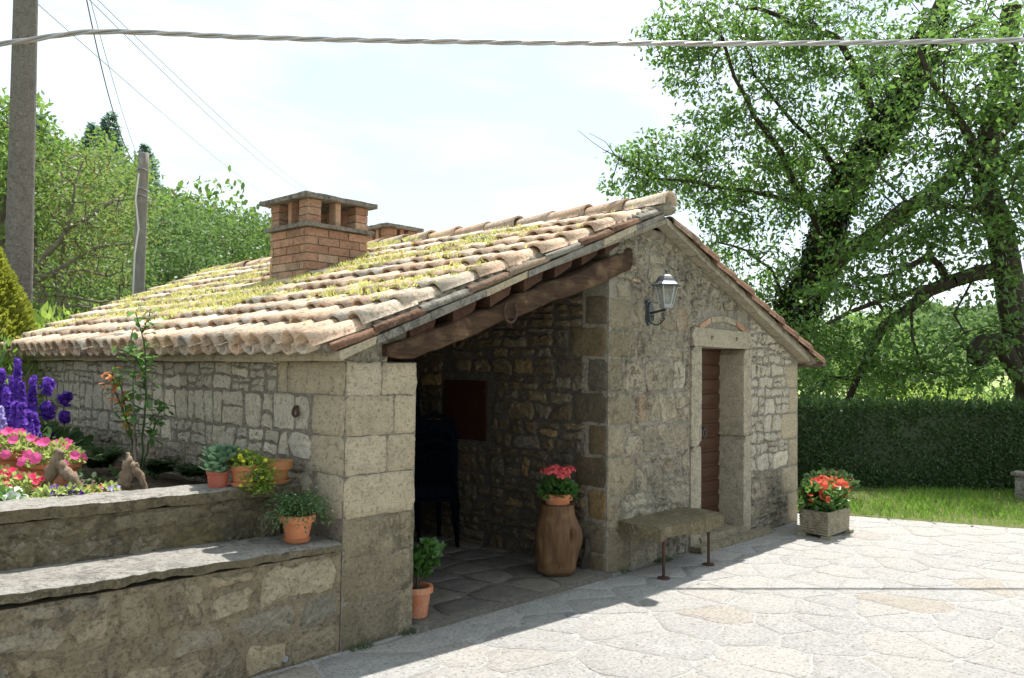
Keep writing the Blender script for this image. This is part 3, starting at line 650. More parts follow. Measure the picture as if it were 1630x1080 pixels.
# ---------------------------------------------------------------- roof
roof=part('roof',loc=(6.1,4,3))
def yrear(x): return 9.80+(x-2.6)*.63 if x<6.1 else 12.0
dk=MB()
P0=[(2.72,3.93),(6.1,3.87),(6.1,12.0),(2.68,9.75)]
V=[(x,y,zdeck(x)-.035) for x,y in P0]+[(x,y,zdeck(x)+.005) for x,y in P0]; 
dk.add(V,[(0,1,2,3)[::-1],(4,5,6,7),(0,1,5,4),(1,2,6,5),(2,3,7,6),(3,0,4,7)])
zR=lambda x:2.65-.375*(x-6.9)
P0=[(6.1,3.87),(9.2,3.87),(9.2,12),(6.1,12.0)]
V=[(x,y,zR(x)-.035) for x,y in P0]+[(x,y,zR(x)+.005) for x,y in P0]
dk.add(V,[(0,1,2,3)[::-1],(4,5,6,7),(0,1,5,4),(1,2,6,5),(2,3,7,6),(3,0,4,7)])
dk.box((6.0,3.98,2.86),(6.2,12.0,3.03))
dk.out('roof_deck',M['mortar'],roof)
TH=math.atan(SL); L=.45; ns=8
def barrel(r0,r1,L,th,up=True,a0=0.,a1=math.pi,n=ns,seed=0):
    q=random.Random(seed); V=[]; st=[0,.5,1]
    for s in st:
        r=r0+(r1-r0)*s; wb=q.uniform(-.002,.002)
        for rr in (r,r-th):
            for j in range(n+1):
                a=a0+(a1-a0)*j/n; y=rr*math.cos(a); z=rr*math.sin(a)*1.0; V.append((s*L+(q.uniform(-.004,.004) if s in (0,) else 0),y+wb,z if up else -z))
    m_=n+1; Fc=[]
    for i in range(2):
        o=i*2*m_; 
        for j in range(n):
            Fc.append((o+j,o+j+1,o+2*m_+j+1,o+2*m_+j)); Fc.append((o+m_+j+1,o+m_+j,o+3*m_+j,o+3*m_+j+1))
        Fc.append((o,o+m_,o+3*m_,o+2*m_)); Fc.append((o+n,o+2*m_+n,o+3*m_+n,o+m_+n))
    for o,fl in ((0,0),(4*m_,1)):
        for j in range(n):
            f=(o+j,o+m_+j,o+m_+j+1,o+j+1); Fc.append(f[::-1] if fl else f)
    return V,Fc
SMT=lambda n:(lambda i:i<2*(2*n+2) and (i%(2*n+2))<2*n)
covers=[mesh('roof_tile',*barrel(.082,.060,L,.015,seed=s),SMT(ns)) for s in range(4)]
pans=[mesh('pan_tile',*barrel(.070,.086,L,.014,up=False,seed=10+s),SMT(ns)) for s in range(2)]
for me in covers+pans: me.materials.append(M['tile'])
slots=[]; pitch=.187
rows=[2.60+.315*i for i in range(12)]   # x of the lower end, last ones run under the ridge
ch1=(4.465,5.182,6.89,7.558)
for k,x in enumerate(rows):
    if x>5.55: continue
    y=3.995
    while y<yrear(x)-.02:
        if not (ch1[0]-.09<x<ch1[1]-.08 and ch1[2]-.02<y<ch1[3]+.02):
            slots.append((x,y,k)) 
        y+=pitch
def tmat(x,y,z,tilt=0.,yaw=0.,roll=0.):
    return Matrix.Translation((x,y,z))@Matrix.Rotation(yaw,4,'Z')@Matrix.Rotation(-(TH)+tilt,4,'Y')@Matrix.Rotation(roll,4,'X')
ct=[]
for (x,y,k) in slots:
    q=rnd.random(); jx=rnd.uniform(-.022,.022) if k else rnd.uniform(-.03,.012)
    mtx=tmat(x+jx,y+rnd.uniform(-.010,.010),zdeck(x+jx)+.060+rnd.uniform(-.004,.008),tilt=R_(3.2)+rnd.uniform(-.03,.02),yaw=rnd.uniform(-.05,.05),roll=rnd.uniform(-.08,.08))
    ct.append(((x**2+y**2),mtx,rnd.choice(covers)))
ct.sort(key=lambda t:t[0])
def bakes(lst,name,mat):
    mb=MB()
    for _,mtx,me in lst:
        A=np.array([v.co[:] for v in me.vertices])@np.array(mtx)[:3,:3].T+np.array(mtx)[:3,3]; mb.add(A,[tuple(p.vertices) for p in me.polygons])
    me_=mb.out(name,mat,roof,smooth=False); kk=2*(2*ns+2)+2*ns; me_.data.polygons.foreach_set('use_smooth',[SMT(ns)(i%kk) for i in range(len(me_.data.polygons))]); return kind(me_,'stuff')
for _,mtx,me in ct[:300]:
    o=link('roof_tile',me,None,roof,mtx.translation[:],(mtx.to_euler()))
bakes(ct[300:],'far_roof_tiles',M['tile'])
pt=[]
for (x,y,k) in slots:
    jx=rnd.uniform(-.02,.02); mtx=tmat(x+.02+jx,y+pitch/2,zdeck(x)+.068,tilt=R_(1.5)+rnd.uniform(-.01,.01),yaw=rnd.uniform(-.03,.03),roll=rnd.uniform(-.1,.1))
    if k==0: link('pan_tile',rnd.choice(pans),None,roof,mtx.translation[:],mtx.to_euler())
    else: pt.append((0,mtx,pans[0]))
bakes(pt,'channel_tiles',M['tile'])
# right slope tiles, unseen from the yard except along the verge
rt=[]
for k in range(9):
    x=9.30-.315*k; y=4.1
    while y<12.0:
        mtx=Matrix.Translation((x,y,zR(x)+.045))@Matrix.Rotation(math.pi,4,'Z')@Matrix.Rotation(-math.atan(.375)+R_(2),4,'Y'); rt.append((0,mtx,covers[0])); y+=pitch
bakes(rt,'rear_slope_tiles',M['tile'])
# verge, left slope: stone slabs and flat tile edges
def vslab(x0,x1,zf,t,y0,y1,mat,name,par,j=.004,h=None):
    V=[]
    for y in (y0,y1):
        for x in (x0,x1):
            for zz_ in (zf(x)-t,zf(x)): V.append((x+rnd.uniform(-j,j),y+rnd.uniform(-j,j),zz_+rnd.uniform(-j,j)))
    mb=MB().add(V,[(0,1,3,2)[::-1],(4,5,7,6),(0,1,5,4),(2,3,7,6)[::-1],(0,2,6,4)[::-1],(1,3,7,5)]); return mb.out(name,mat,par,loc=(x0,y0,zf(x0)))
xs=[2.74,3.0,3.42,3.9,4.32,4.75,5.2,5.65,6.06]
zf=lambda x:zwall(min(x,6.04))+.002+.055 if x<3.3 else zwall(min(x,6.04))+.057
for i,(a,b) in enumerate(zip(xs[:-1],xs[1:])): vslab(a+.003,b-.003,lambda x:1.886+.386*(x-3.3)+.045,.05,3.875+.006*(i%2),4.05,M['concrete'] if i%3 else M['ashlar'],'verge_slab',roof,.005)
xs=[2.72,3.02,3.38,3.78,4.16,4.55,4.95,5.35,5.72,6.10]
for i,(a,b) in enumerate(zip(xs[:-1],xs[1:])):
    mb=MB(); n=7; V=[]
    for x,ex in ((a-.03,.014),(b,0.)):
        z0=1.886+.386*(x-3.3)+.066+ex
        for rr in (1.,.82):
            for j in range(n):
                an=-.15+1.75*j/(n-1); V.append((x+(rnd.uniform(-.008,.008)),3.935-.070*rr*math.cos(an)**.6 if False else 3.955-.075*rr*(1-(1-max(0,math.cos(an)))**2.2 if an<1.5 else 0)+rnd.uniform(-.002,.002),z0-.01+.045*rr*math.sin(an)))
    Fc=[]
    for j in range(n-1):
        Fc+=[(j,j+1,2*n+j+1,2*n+j),(n+j+1,n+j,3*n+j,3*n+j+1),(j,n+j,n+j+1,j+1),(2*n+j,2*n+j+1,3*n+j+1,3*n+j)]
    Fc+=[(0,2*n,3*n,n),(n-1,2*n-1,4*n-1,3*n-1)]
    mb.add(V,Fc).out('verge_tile',M['tile_red'] if i%3!=2 else M['concrete'],roof,smooth=True,loc=(a,3.9,1.9+.386*(a-3.3)))
mbm=MB(); 
for q in range(40):
    x=2.74+q*.085; mbm.ico((x,3.965,1.886+.386*(x-3.3)+.085),(.07,.05,.045),1,.15)
mbm.out('verge_mortar',M['mortar'],roof,smooth=True)
# verge, right slope
zb=lambda x:2.545-.385*(x-6.987)
xs=[6.07,6.62,7.2,7.78,8.35,9.0]
for i,(a,b) in enumerate(zip(xs[:-1],xs[1:])): vslab(a+.004,b-.004,lambda x:zb(x)+.055,.052,3.865+.008*(i%2),4.1,M['jamb'],'verge_slab',roof,.006)
bar=mesh('verge_tile',*barrel(.092,.074,.44,.014,a0=-.15,a1=math.pi+.15,n=9,seed=33),SMT(9)); bar.materials.append(M['tile_red'])
x=9.32; i=0
while x>6.25:
    mtx=Matrix.Translation((x+rnd.uniform(-.01,.01),3.905+rnd.uniform(-.006,.006),2.655-.371*(x-6.9)+(.008 if i%2 else 0)))@Matrix.Rotation(math.pi+rnd.uniform(-.03,.03),4,'Z')@Matrix.Rotation(-math.atan(.385)+R_(2.6),4,'Y')
    link('verge_tile',bar,None,roof,mtx.translation[:],mtx.to_euler()); x-=.345; i+=1
mbr=MB()
for q in range(40):
    x=6.1+q*.08; mbr.ico((x,3.96,2.655-.371*(x-6.9)-.005),(.07,.06,.055),1,.12)
mbr.out('verge_mortar',M['mortar'],roof,smooth=True)
# ridge
rbar=mesh('ridge_tile',*barrel(.108,.088,.50,.016,a0=-.12,a1=math.pi+.12,n=10,seed=44),SMT(10)); rbar.materials.append(M['tile'])
y=3.84;i=0
while y<12.0:
    mtx=Matrix.Translation((6.1+rnd.uniform(-.01,.01),y,3.078-(y-3.9)*.002+rnd.uniform(-.006,.008)))@Matrix.Rotation(math.pi/2+rnd.uniform(-.03,.03),4,'Z')@Matrix.Rotation(R_(1.8),4,'Y')
    link('ridge_tile',rbar,None,roof,mtx.translation[:],mtx.to_euler()); y+=.44; i+=1
mb=MB(); 
for q in range(60): mb.ico((6.1+rnd.uniform(-.012,.012),3.90+q*.137,3.035),(.105,.09,.055),1,.12)
mb.out('ridge_mortar',M['mortar'],roof,smooth=True)
# stonecrop growing in the channels
n=60000; x=rg.uniform(2.75,5.95,n); y=rg.uniform(3.98,12,n); Pn=np.c_[x,y,np.zeros(n)]
dens=vn(Pn*np.array([1.3,.9,1]),1.3)*.55+vn(Pn*np.array([3.,4.,1])+9,1.4)*.45+.10*np.sin((x-2.7)*1.0)
ph=((y-3.995)/pitch)%1.; ch=np.abs(ph-.5)<.24; z=np.array([zdeck(a) for a in x])+np.where(ch,.025+.03*rg.random(n),.130)
edge=(x<3.1)
dens=dens+.22*vn(Pn*np.array([9.,9.,1])+3,1.)
keep=(((dens>.02+.25*edge)&ch)|((dens>.24)&(rg.random(n)<.40)))&(y<np.array([yrear(a) for a in x]))&~((x>4.36)&(x<5.2)&(y>6.87)&(y<7.6))
keep|= (rg.random(n)<.08)&(y<4.12)&(x>3.3)&(y>4.0)
P=np.c_[x,y,z][keep]
# tufts cluster round each point
P=np.repeat(P,3,0); k_=len(P); P[:,:2]+=rg.normal(size=(k_,2))*.018
sz=.015+.018*rg.random(k_)
STAR=([(0,.12,0),(0,-.12,0),(.6,-.16,.04),(.6,.16,.04),(1,0,.2)],[(0,1,2,3),(3,2,4,4)])
o=scatter('stonecrop',np.array([(0,.16,0),(0,-.16,0),(1,-.13,.04),(1,.13,.04)]),[(0,1,2,3)],P,np.c_[rg.normal(size=(k_,2))*.75,np.ones(k_)],rv(k_),sz,M['sedum'],None,(4,7,2.2)); kind(o,'stuff')
# ---------------------------------------------------------------- chimneys
def brickring(x0,x1,y0,y1,z0,nc,par,h=.078,bl=.245,mat='brick'):
    for c in range(nc):
        za=z0+c*h; zb_=za+h-.011; off=(c%2)*.12
        for side in range(4):
            a,b=(x0,x1) if side%2==0 else (y0,y1)
            cut=[a]; u=a+(.245 if (c+side)%2 else .125)
            while u<b-.06: cut.append(u); u+=bl+rnd.uniform(-.01,.01)
            cut.append(b)
            for p,q in zip(cut[:-1],cut[1:]):
                d=.05; e=rnd.uniform(-.003,.003); p_=p+.006*(p!=a); q_=q-.006*(q!=b)
                if side in (1,3): p_=max(p_,y0+d+.004); q_=min(q_,y1-d-.004)
                if q_-p_<.02: continue
                if side==0: bx=((p_,y0+e,za),(q_,y0+d,zb_))
                elif side==2: bx=((p_,y1-d,za),(q_,y1+e,zb_))
                elif side==1: bx=((x1-d,p_,za),(x1+e,q_,zb_))
                else: bx=((x0+e,p_,za),(x0+d,q_,zb_))
                mb=MB().box(*bx,j=.0015); mb.out('brick',M[mat],par,loc=bx[0])
def chimney(name,label,x0,y0,w,d,z0,zled,zcap,base):
    t=thing(name,label,'chimney',(x0,y0,z0)); x1,y1=x0+w,y0+d
    MB().box((x0+.012,y0+.012,z0-.5),(x1-.012,y1-.012,zled-.004)).out('core',M['mortar'],t)
    mb=MB(); mb.box((x0-.012,y0-.012,z0-.45),(x1+.012,y1+.012,base),j=.006); mb.out('mortar_skirt',M['concrete'],t)
    nc=int(round((zled-base-.004)/.078)); brickring(x0,x1,y0,y1,base+.004,nc,t,h=(zled-base-.006)/nc)
    mb=MB().box((x0-.045,y0-.045,zled),(x1+.05,y1+.06,zled+.035),j=.004); mb.out('ledge',M['concrete'],t)
    zt=zcap-.062; pw=.15; zl=zled+.037; hh=(zt-zl)/3
    for (a,b) in ((x0,y0),(x1-pw,y0),(x0,y1-pw),(x1-pw,y1-pw)):
        e=empty('pier',(a,b,zl),t)
        for i in range(3):
            ex=.008*(i%2); MB().box((a-.002+ex*.4,b-.002,zl+i*hh+.004),(a+pw-ex*.4,b+pw,zl+(i+1)*hh-.005),j=.002).out('brick',M['brick'],e,loc=(a,b,zl+i*hh))
        MB().box((a+.008,b+.008,zl-.003),(a+pw-.008,b+pw-.008,zt+.002)).out('mortar_joint',M['mortar'],e)
    for (a,b,c,d_) in ((x0+w/2-.03,y0+.01,.06,.115),(x0+.01,y0+d/2-.03,.115,.06),(x0+w/2-.03,y1-.125,.06,.115),(x1-.125,y0+d/2-.03,.115,.06)):
        MB().box((a,b,zl-.002),(a+c,b+d_,zt+.002),j=.002).out('middle_pier',M['brick'],t)
    xa,xb,ya,yb=x0-.07,x1+.075,y0-.06,y1+.11; xm,ym=(xa+xb)/2,(ya+yb)/2
    mb=MB(); nx=9; V=[]
    for i in range(nx):
        for j in range(nx):
            x=xa+(xb-xa)*i/(nx-1); y=ya+(yb-ya)*j/(nx-1); e=1-max(abs(x-xm)/(xb-xm),abs(y-ym)/(yb-ym)); V.append((x+rnd.uniform(-.005,.005),y+rnd.uniform(-.005,.005),zcap-.012+.03*e+rnd.uniform(-.004,.004)))
    top=len(V); Fc=[(i*nx+j,(i+1)*nx+j,(i+1)*nx+j+1,i*nx+j+1) for i in range(nx-1) for j in range(nx-1)]
    rim=[i*nx for i in range(nx)]+[(nx-1)*nx+j for j in range(1,nx)]+[i*nx+nx-1 for i in range(nx-2,-1,-1)]+[j for j in range(nx-2,0,-1)]
    lowr=[]
    for q in rim: V.append((V[q][0],V[q][1],zt+.003+rnd.uniform(-.002,.002))); lowr.append(len(V)-1)
    k=len(rim); Fc+=[(rim[i],lowr[i],lowr[(i+1)%k],rim[(i+1)%k]) for i in range(k)]+[tuple(lowr)]
    mb.add(V,Fc).out('cap_slab',M['concrete'],t,loc=(xm,ym,zcap))
    return t
c1=chimney('chimney','large square brick chimney with a stone cap on the near mossy roof slope',4.465,6.89,.717,.668,2.38,3.0,3.335,2.50)
mb=MB(); 
for q in range(26):
    s=q/25.; 
    for (x,y) in ((4.45+.75*s,6.87),(4.445,6.87+.71*s)): mb.ico((x,y,zdeck(x)+.07),(.05,.045,.045),1,.2)
mb.out('mortar_fillet',M['concrete'],c1,smooth=True)
c2=chimney('chimney','smaller brick chimney farther back, peeking over the roof ridge','%s'%'x' if 0 else 6.88,8.70,.50,.50,2.9,3.18,3.575,2.95)
# ---------------------------------------------------------------- gutter
gt=thing('rain_gutter','brown metal gutter with its downpipe at the far corner of the outbuilding','gutter',(9.30,3.86,1.75))
V=[];n=10
ys=[3.83,12.0]
for y in ys:
    for rr in (.062,.054):
        for j in range(n+1):
            a=math.pi+math.pi*j/n; V.append((9.31+rr*math.cos(a),y,1.775+rr*math.sin(a)))
m_=n+1; Fc=[]
for j in range(n): Fc+=[(j,j+1,2*m_+j+1,2*m_+j),(m_+j+1,m_+j,3*m_+j,3*m_+j+1),(j,m_+j,m_+j+1,j+1)]
Fc+=[tuple(range(n+1))]
MB().add(V,Fc).out('trough',M['gutter'],gt,smooth=False)
dp=[(9.31,4.18,1.75),(9.31,4.18,1.66),(9.27,4.18,1.58),(9.14,4.16,1.50),(9.05,4.14,1.42),(9.03,4.13,1.3),(9.03,4.13,.02)]
MB().tube(dp,.042,10).out('downpipe',M['gutter'],gt,smooth=True)
for z in (.5,1.2): MB().tube([(9.03,4.13,z),(9.03,4.13,z+.03)],.047,10).out('bracket',M['gutter'],gt)
# ---------------------------------------------------------------- wall lantern
lx,ly=5.815,3.70
lt=thing('wall_lantern','grey metal lantern on a scrolled bracket left of the wooden door','lantern',(5.955,YG,2.14))
pl=MB(); P=[(5.955+.055*math.cos(a)*1.0,2.14+.115*math.sin(a)) for a in np.linspace(0,2*math.pi,21)[:-1]]
pl.prism(P,PG,.0,.03); pl.prism([(5.955+(x-5.955)*.7,2.14+(z-2.14)*.75) for x,z in P],PG,.03,.045); pl.out('mounting_plate',M['dkiron'],lt)
arm=[(5.955,YG-.03,2.13),(5.93,YG-.10,2.135),(5.88,YG-.18,2.14),(lx+.01,ly+.02,2.14),(lx,ly,2.155)]
MB().tube(arm,.011,8).out('arm',M['dkiron'],lt,smooth=True)
sc=[]
for a in np.linspace(0,1,26):
    p=np.array([5.955,YG-.04,2.05])*(1-a)+np.array([lx,ly+.01,2.07])*a; sc.append(p+np.array([0,0,-.035*math.sin(a*math.pi)]))
MB().tube(sc,.006,6).out('scroll',M['dkiron'],lt,smooth=True)
for (f,zc) in ((.12,2.085),(.86,2.09)):
    c=np.array([5.955,YG-.04,0])*(1-f)+np.array([lx,ly+.01,0])*f; d=(np.array([lx,ly,0])-np.array([5.955,YG,0])); d/=np.linalg.norm(d)
    MB().tube([c+d*(.004+.024*(a/9.))*math.cos(a)+np.array([0,0,zc+(.004+.024*(a/9.))*math.sin(a)]) for a in np.linspace(0,9,24)],.005,6).out('scroll',M['dkiron'],lt,smooth=True)
def ring6(r,z,n=6,ph=.3): return [(lx+r*math.cos(ph+2*math.pi*j/n),ly+r*math.sin(ph+2*math.pi*j/n),z) for j in range(n)]
def loft(rs,n=6,cap=(1,1)):
    mb=MB(); V=sum([ring6(r,z,n) for r,z in rs],[]); Fc=[(i*n+j,i*n+(j+1)%n,(i+1)*n+(j+1)%n,(i+1)*n+j) for i in range(len(rs)-1) for j in range(n)]
    if cap[0]: Fc.append(tuple(range(n))[::-1])
    if cap[1]: Fc.append(tuple((len(rs)-1)*n+j for j in range(n)))
    return mb.add(V,Fc)
loft([(.045,2.15),(.055,2.158),(.06,2.168),(.058,2.186)]).out('lantern_base',M['silver'],lt)
for j in range(6):
    a,b=ring6(.055,2.186),ring6(.093,2.335)
    MB().tube([a[j],b[j]],.0065,5).out('lantern_bar',M['silver'],lt)
    MB().add([a[j],a[(j+1)%6],b[(j+1)%6],b[j]],[(0,1,2,3)]).out('pane',M['glass'],lt)
loft([(.094,2.333),(.13,2.335),(.125,2.345),(.092,2.37),(.075,2.395),(.058,2.415),(.03,2.43),(.008,2.435)]).out('lantern_roof',M['dkiron'],lt)
MB().lathe([(.0,2.43),(.012,2.437),(.007,2.447),(.014,2.458),(.006,2.47),(0,2.476)],(lx,ly,0),10).out('finial',M['dkiron'],lt,smooth=True)
MB().lathe([(.0,2.19),(.018,2.20),(.024,2.24),(.016,2.28),(0,2.29)],(lx,ly,0),10).out('bulb',M['whitep'],lt,smooth=True)
# ---------------------------------------------------------------- stone bench
sb=thing('stone_bench','thick mossy stone slab bench on thin iron legs under the lantern','bench',(6.0,3.75,0))
V=[];nx,ny=16,7; X0,X1,Y0_,Y1_=5.56,6.55,3.57,YG-.004
def bp(s,t,k):
    x=X0+(X1-X0)*s-.10*(1-s)*(0 if t>.5 else .0); y=Y0_+(Y1_-Y0_)*t+.008*math.sin(s*9)*(1-t); x+= -.0
    if s<.02: x-=.05*math.sin(t*3.1)
    p=np.array([x,y,0]); b=.006*vn(p[None]*9)[0]
    return (x,y,(.425 if k else .325+.02*math.sin(s*7))+b-(.02*(t<.05)))
for k in (0,1):
    for i in range(nx+1):
        for j in range(ny+1): V.append(bp(i/nx,j/ny,k))
q=(nx+1)*(ny+1); I=lambda k,i,j:k*q+i*(ny+1)+j
Fc=[]
for i in range(nx):
    for j in range(ny): Fc+=[(I(1,i,j),I(1,i+1,j),I(1,i+1,j+1),I(1,i,j+1)),(I(0,i,j),I(0,i,j+1),I(0,i+1,j+1),I(0,i+1,j))]
    Fc+=[(I(0,i,0),I(0,i+1,0),I(1,i+1,0),I(1,i,0)),(I(1,i,ny),I(1,i+1,ny),I(0,i+1,ny),I(0,i,ny))]
for j in range(ny): Fc+=[(I(1,0,j),I(1,0,j+1),I(0,0,j+1),I(0,0,j)),(I(0,nx,j),I(0,nx,j+1),I(1,nx,j+1),I(1,nx,j))]
MB().add(V,Fc).out('seat_slab',M['mossy'],sb,smooth=False)
for (x,y) in ((5.66,3.61),(6.34,3.60)):
    MB().tube([(x,y,.0),(x,y,.34)],.0125,8).out('leg',M['iron'],sb)
    MB().lathe([(0,.012),(.048,.012),(.052,.004),(.052,-.002)],(x,y,0),16).out('foot_plate',M['iron'],sb)
# ---------------------------------------------------------------- garden retaining walls
lw=thing('garden_retaining_wall','lower mossy stone terrace wall with a cement ledge beside the porch pier','wall',(0,4,0))
YL=3.985
PL=lambda u,v,w:(u,YL-w,v)
mb=MB(); mb.prism([(-4,-.05),(XE-.004,-.05),(XE-.004,.572),(-4,.60)],PL,0,-.40); lwb=mb.out('wall_body',M['mortar_wall'],lw)
def capstone(name,x0,x1,yf,yb,ztf,th,par,mat='cap',nx=190,ny=8,seed=0):
    V=[]; 
    for k in (1,0):
        for i in range(nx+1):
            for j in range(ny+1):
                x=x0+(x1-x0)*i/nx; y=yf+(yb-yf)*j/ny; p=np.array([[x,y,seed]])
                if j==0: y+=.008*vn(p*8)[0]+.009*vn(p*27)[0]
                z=ztf(x)+(.004*vn(p*5)[0]+.004*vn(p*26)[0]) - (0 if k else th+.006*vn(p*7+3)[0]+.005*vn(p*22+3)[0]); 
                if k and j==0: z-=.010
                V.append((x,y,z))
    q=(nx+1)*(ny+1); I=lambda k,i,j:(0 if k else 1)*q+i*(ny+1)+j; Fc=[]
    for i in range(nx):
        for j in range(ny): Fc.append((I(1,i,j),I(1,i+1,j),I(1,i+1,j+1),I(1,i,j+1)))
        Fc+=[(I(0,i,0),I(0,i+1,0),I(1,i+1,0),I(1,i,0)),(I(1,i,ny),I(1,i+1,ny),I(0,i+1,ny),I(0,i,ny)),(I(0,i+1,0),I(0,i,0),I(0,i,ny),I(0,i+1,ny))]
    for j in range(ny): Fc+=[(I(1,0,j),I(1,0,j+1),I(0,0,j+1),I(0,0,j)),(I(0,nx,j),I(0,nx,j+1),I(1,nx,j+1),I(1,nx,j))]
    o=MB().add(V,Fc).out(name,M[mat],par,smooth=False); o.data.materials.append(M['mortar_dark']); mi=[0]*len(o.data.polygons)
    for i in range(nx): mi[i*(ny+3)+ny]=1
    o.data.polygons.foreach_set('material_index',mi); return o
zt1=lambda x:.655-.016*(x-1.1)
capstone('coping',-4,XE-.005,YL-.02,4.42,zt1,.05,lw)
STONES.clear()
kwr=dict(proud=(.001,.012),cut=.26,gap=.017,rough=.008,jit=.005,bevel=.012,n=14,depth=.01)
add_stones(rubble(-1.2,1.6,0,.585,.15,.26,201,split=.2,slant=.04),PL,lwb,'retain',**kwr)
add_stones(rubble(1.6,XE-.01,0,.565,.15,.27,203,split=.2,slant=.04),PL,lwb,'retain',**kwr)
flush(300,'x',STONES,None)
uw=thing('garden_parapet_wall','upper stone terrace wall behind the ledge, topped with clay pots','wall',(0,4.4,.6))
YU=4.40; PU=lambda u,v,w:(u,YU-w,v)
mb=MB(); mb.prism([(-4,.60),(XE-.15,.56),(XE-.15,.86),(-4,.90)],PU,0,-.22); uwb=mb.out('wall_body',M['mortar_dark'],uw)
capstone('coping',-4,XE-.03,YU-.02,4.66,lambda x:.945-.012*(x-1.2),.065,uw,seed=5)
STONES.clear()
add_stones(rubble(-1.2,XE-.16,.60,.865,.14,.26,205,split=.25,slant=.04),PU,uwb,'mossy',clips=((0.005,-1,.872),),**kwr)
flush(300,'x',STONES,None)
MB().tube([(2.50,YL+.02,.05),(2.50,YL-.012,.05)],.022,12,cap=False).tube([(2.50,YL+.02,.05),(2.50,YL-.014,.05)],.018,12).out('drain_pipe',M['silver'],lw)
# garden soil
V=[];nx,ny=40,44
for i in range(nx+1):
    for j in range(ny+1):
        x=-6+(XE-.001+6)*i/nx; y=4.62+9*j/ny; V.append((x,y,.80+.05*vn(np.array([[x,y,0]])*1.5)[0]+.02*vn(np.array([[x,y,4]])*7)[0]))
Fc=[(i*(ny+1)+j,(i+1)*(ny+1)+j,(i+1)*(ny+1)+j+1,i*(ny+1)+j+1) for i in range(nx) for j in range(ny)]
kind(link('garden_bed',mesh('garden_bed',V,Fc,True),M['soil']),'structure')
# iron rings on the eaves wall
rg1=thing('tethering_ring','black iron tethering ring on the long eaves wall above the pots','ring',(XE,4.453,1.36))
MB().tube([(XE-.03+.012*math.sin(a*2)*.3,4.453+.026*math.sin(a),1.355+.03*math.cos(a)) for a in np.linspace(0,6.283,17)],.009,7).tube([(XE,4.453,1.385),(XE-.035,4.453,1.385)],.008,6).out('ring',M['iron'],rg1,smooth=True)
# ---------------------------------------------------------------- poles, wires, cable
cp=thing('concrete_utility_pole','tall grey concrete utility pole rising behind the mossy roof','utility pole',(3.32,11.5,0))
a=at(29,470,12.); b=at(41,0,12.0); d=(b-a)/(b[2]-a[2])
P=[a+d*(z-a[2]) for z in np.linspace(-.2,8.5,24)]; MB().tube(P,[.178-.0085*max(0,z) for z in np.linspace(-.2,8.5,24)],20).out('shaft',M['polec'],cp,smooth=True)
wp=thing('wooden_utility_pole','short weathered wooden pole with wire wrapped round its top','utility pole',tuple(at(218,475,14.5)*np.array([1,1,0])))
a=at(219,478,14.5); b=at(229,243,14.5); d=(b-a)/(b[2]-a[2]); P=[a+d*(z-a[2]) for z in np.linspace(0,b[2],20)]
mb=MB().tube(P,[.122-.009*z for z in np.linspace(0,b[2],20)],14); mb.out('shaft',M['polew'],wp,smooth=True)
for zz_ in (.28,.58,.68):
    c=b-d*zz_; MB().tube([c+np.array([.10*math.cos(q),.10*math.sin(q),.02*math.sin(2*q)]) for q in np.linspace(0,6.3,14)],.010,5).out('wire_wrap',M['silver'],wp)
c=b-d*.35+np.array([-.1,-.09,0]); MB().tube([c,b-d*.75+np.array([-.12,-.06,0]),b-d*1.2+np.array([-.08,-.12,0])]+[b-d*z+np.array([-.12,-.11,0]) for z in (1.6,2.2,2.9)],.014,5).out('service_cable',M['whitep'],wp)
pg=[(0,70),(60,62),(110,54),(150,50.5),(190,50.5),(250,53),(400,60),(600,65),(815,68),(1000,69.5),(1200,70),(1400,68),(1630,64)]
nn=np.cross(np.array([7.41,1.493,0])-np.array([5.494,3.345,0]),np.array([.36,.15,1.]))
def cpt(x,y): r=ray(x,y); return CAM+r*(nn.dot(np.array([5.494,3.345,0])-CAM)/nn.dot(r))
K=np.array([cpt(*p) for p in pg]); K=np.vstack([K[0]+(K[0]-K[1])*3,K,K[-1]+(K[-1]-K[-2])*1.5]); s=np.r_[0,np.cumsum(np.linalg.norm(np.diff(K,axis=0),axis=1))]
S_=np.arange(0,s[-1],.05); C_=np.stack([np.interp(S_,s,K[:,i]) for i in range(3)],1)
for _ in range(5): C_[1:-1]=(C_[:-2]+C_[1:-1]*2+C_[2:])/4
tc_=thing('overhead_power_cable','thick twisted grey power cable strung across the sky above the roof','cable',tuple(C_[0]))
T=C_[-1]-C_[0]; T/=np.linalg.norm(T); U=np.cross(T,(0,0,1)); U/=np.linalg.norm(U); Wv=np.cross(U,T)
for k in range(3):
    P=[C_[i]+(U*math.cos(S_[i]*6.6+k*2.094)+Wv*math.sin(S_[i]*6.6+k*2.094))*.0145 for i in range(len(S_))]; MB().tube(P,.0135 if k else .011,8).out('strand',M['cable'],tc_,smooth=True)
def wire(label,A,B,sag,r,cp_=None):
    A=np.array(A);B=np.array(B); P=[A*(1-t)+B*t-np.array([0,0,sag*4*t*(1-t)]) for t in np.linspace(0,1,30)]
    o=MB().tube(P,r,5).out('telephone_wire',M['wire'],None,loc=tuple(A),smooth=True); tag(o,label,'wire')
top=b-d*.4
wire('thicker steep wire falling to the short wooden pole',at(126,-60,9),at(221,268,14.4),.35,.006)
wire('thinner steep wire ending at the top of the short wooden pole',at(128,-60,8.8),at(226,270,14.55),.1,.003)
wire('lone thin wire passing low behind the large chimney, nearest the concrete pole',at(30,-20,14),at(455,330,60),.3,.0055)
wire('lower of two parallel thin wires slanting to the chimney cap',at(110,-32,14),at(520,322,60),.6,.0055)
wire('upper of two parallel thin wires slanting to the chimney cap',at(140,-15,14),at(540,330,60),.5,.005)
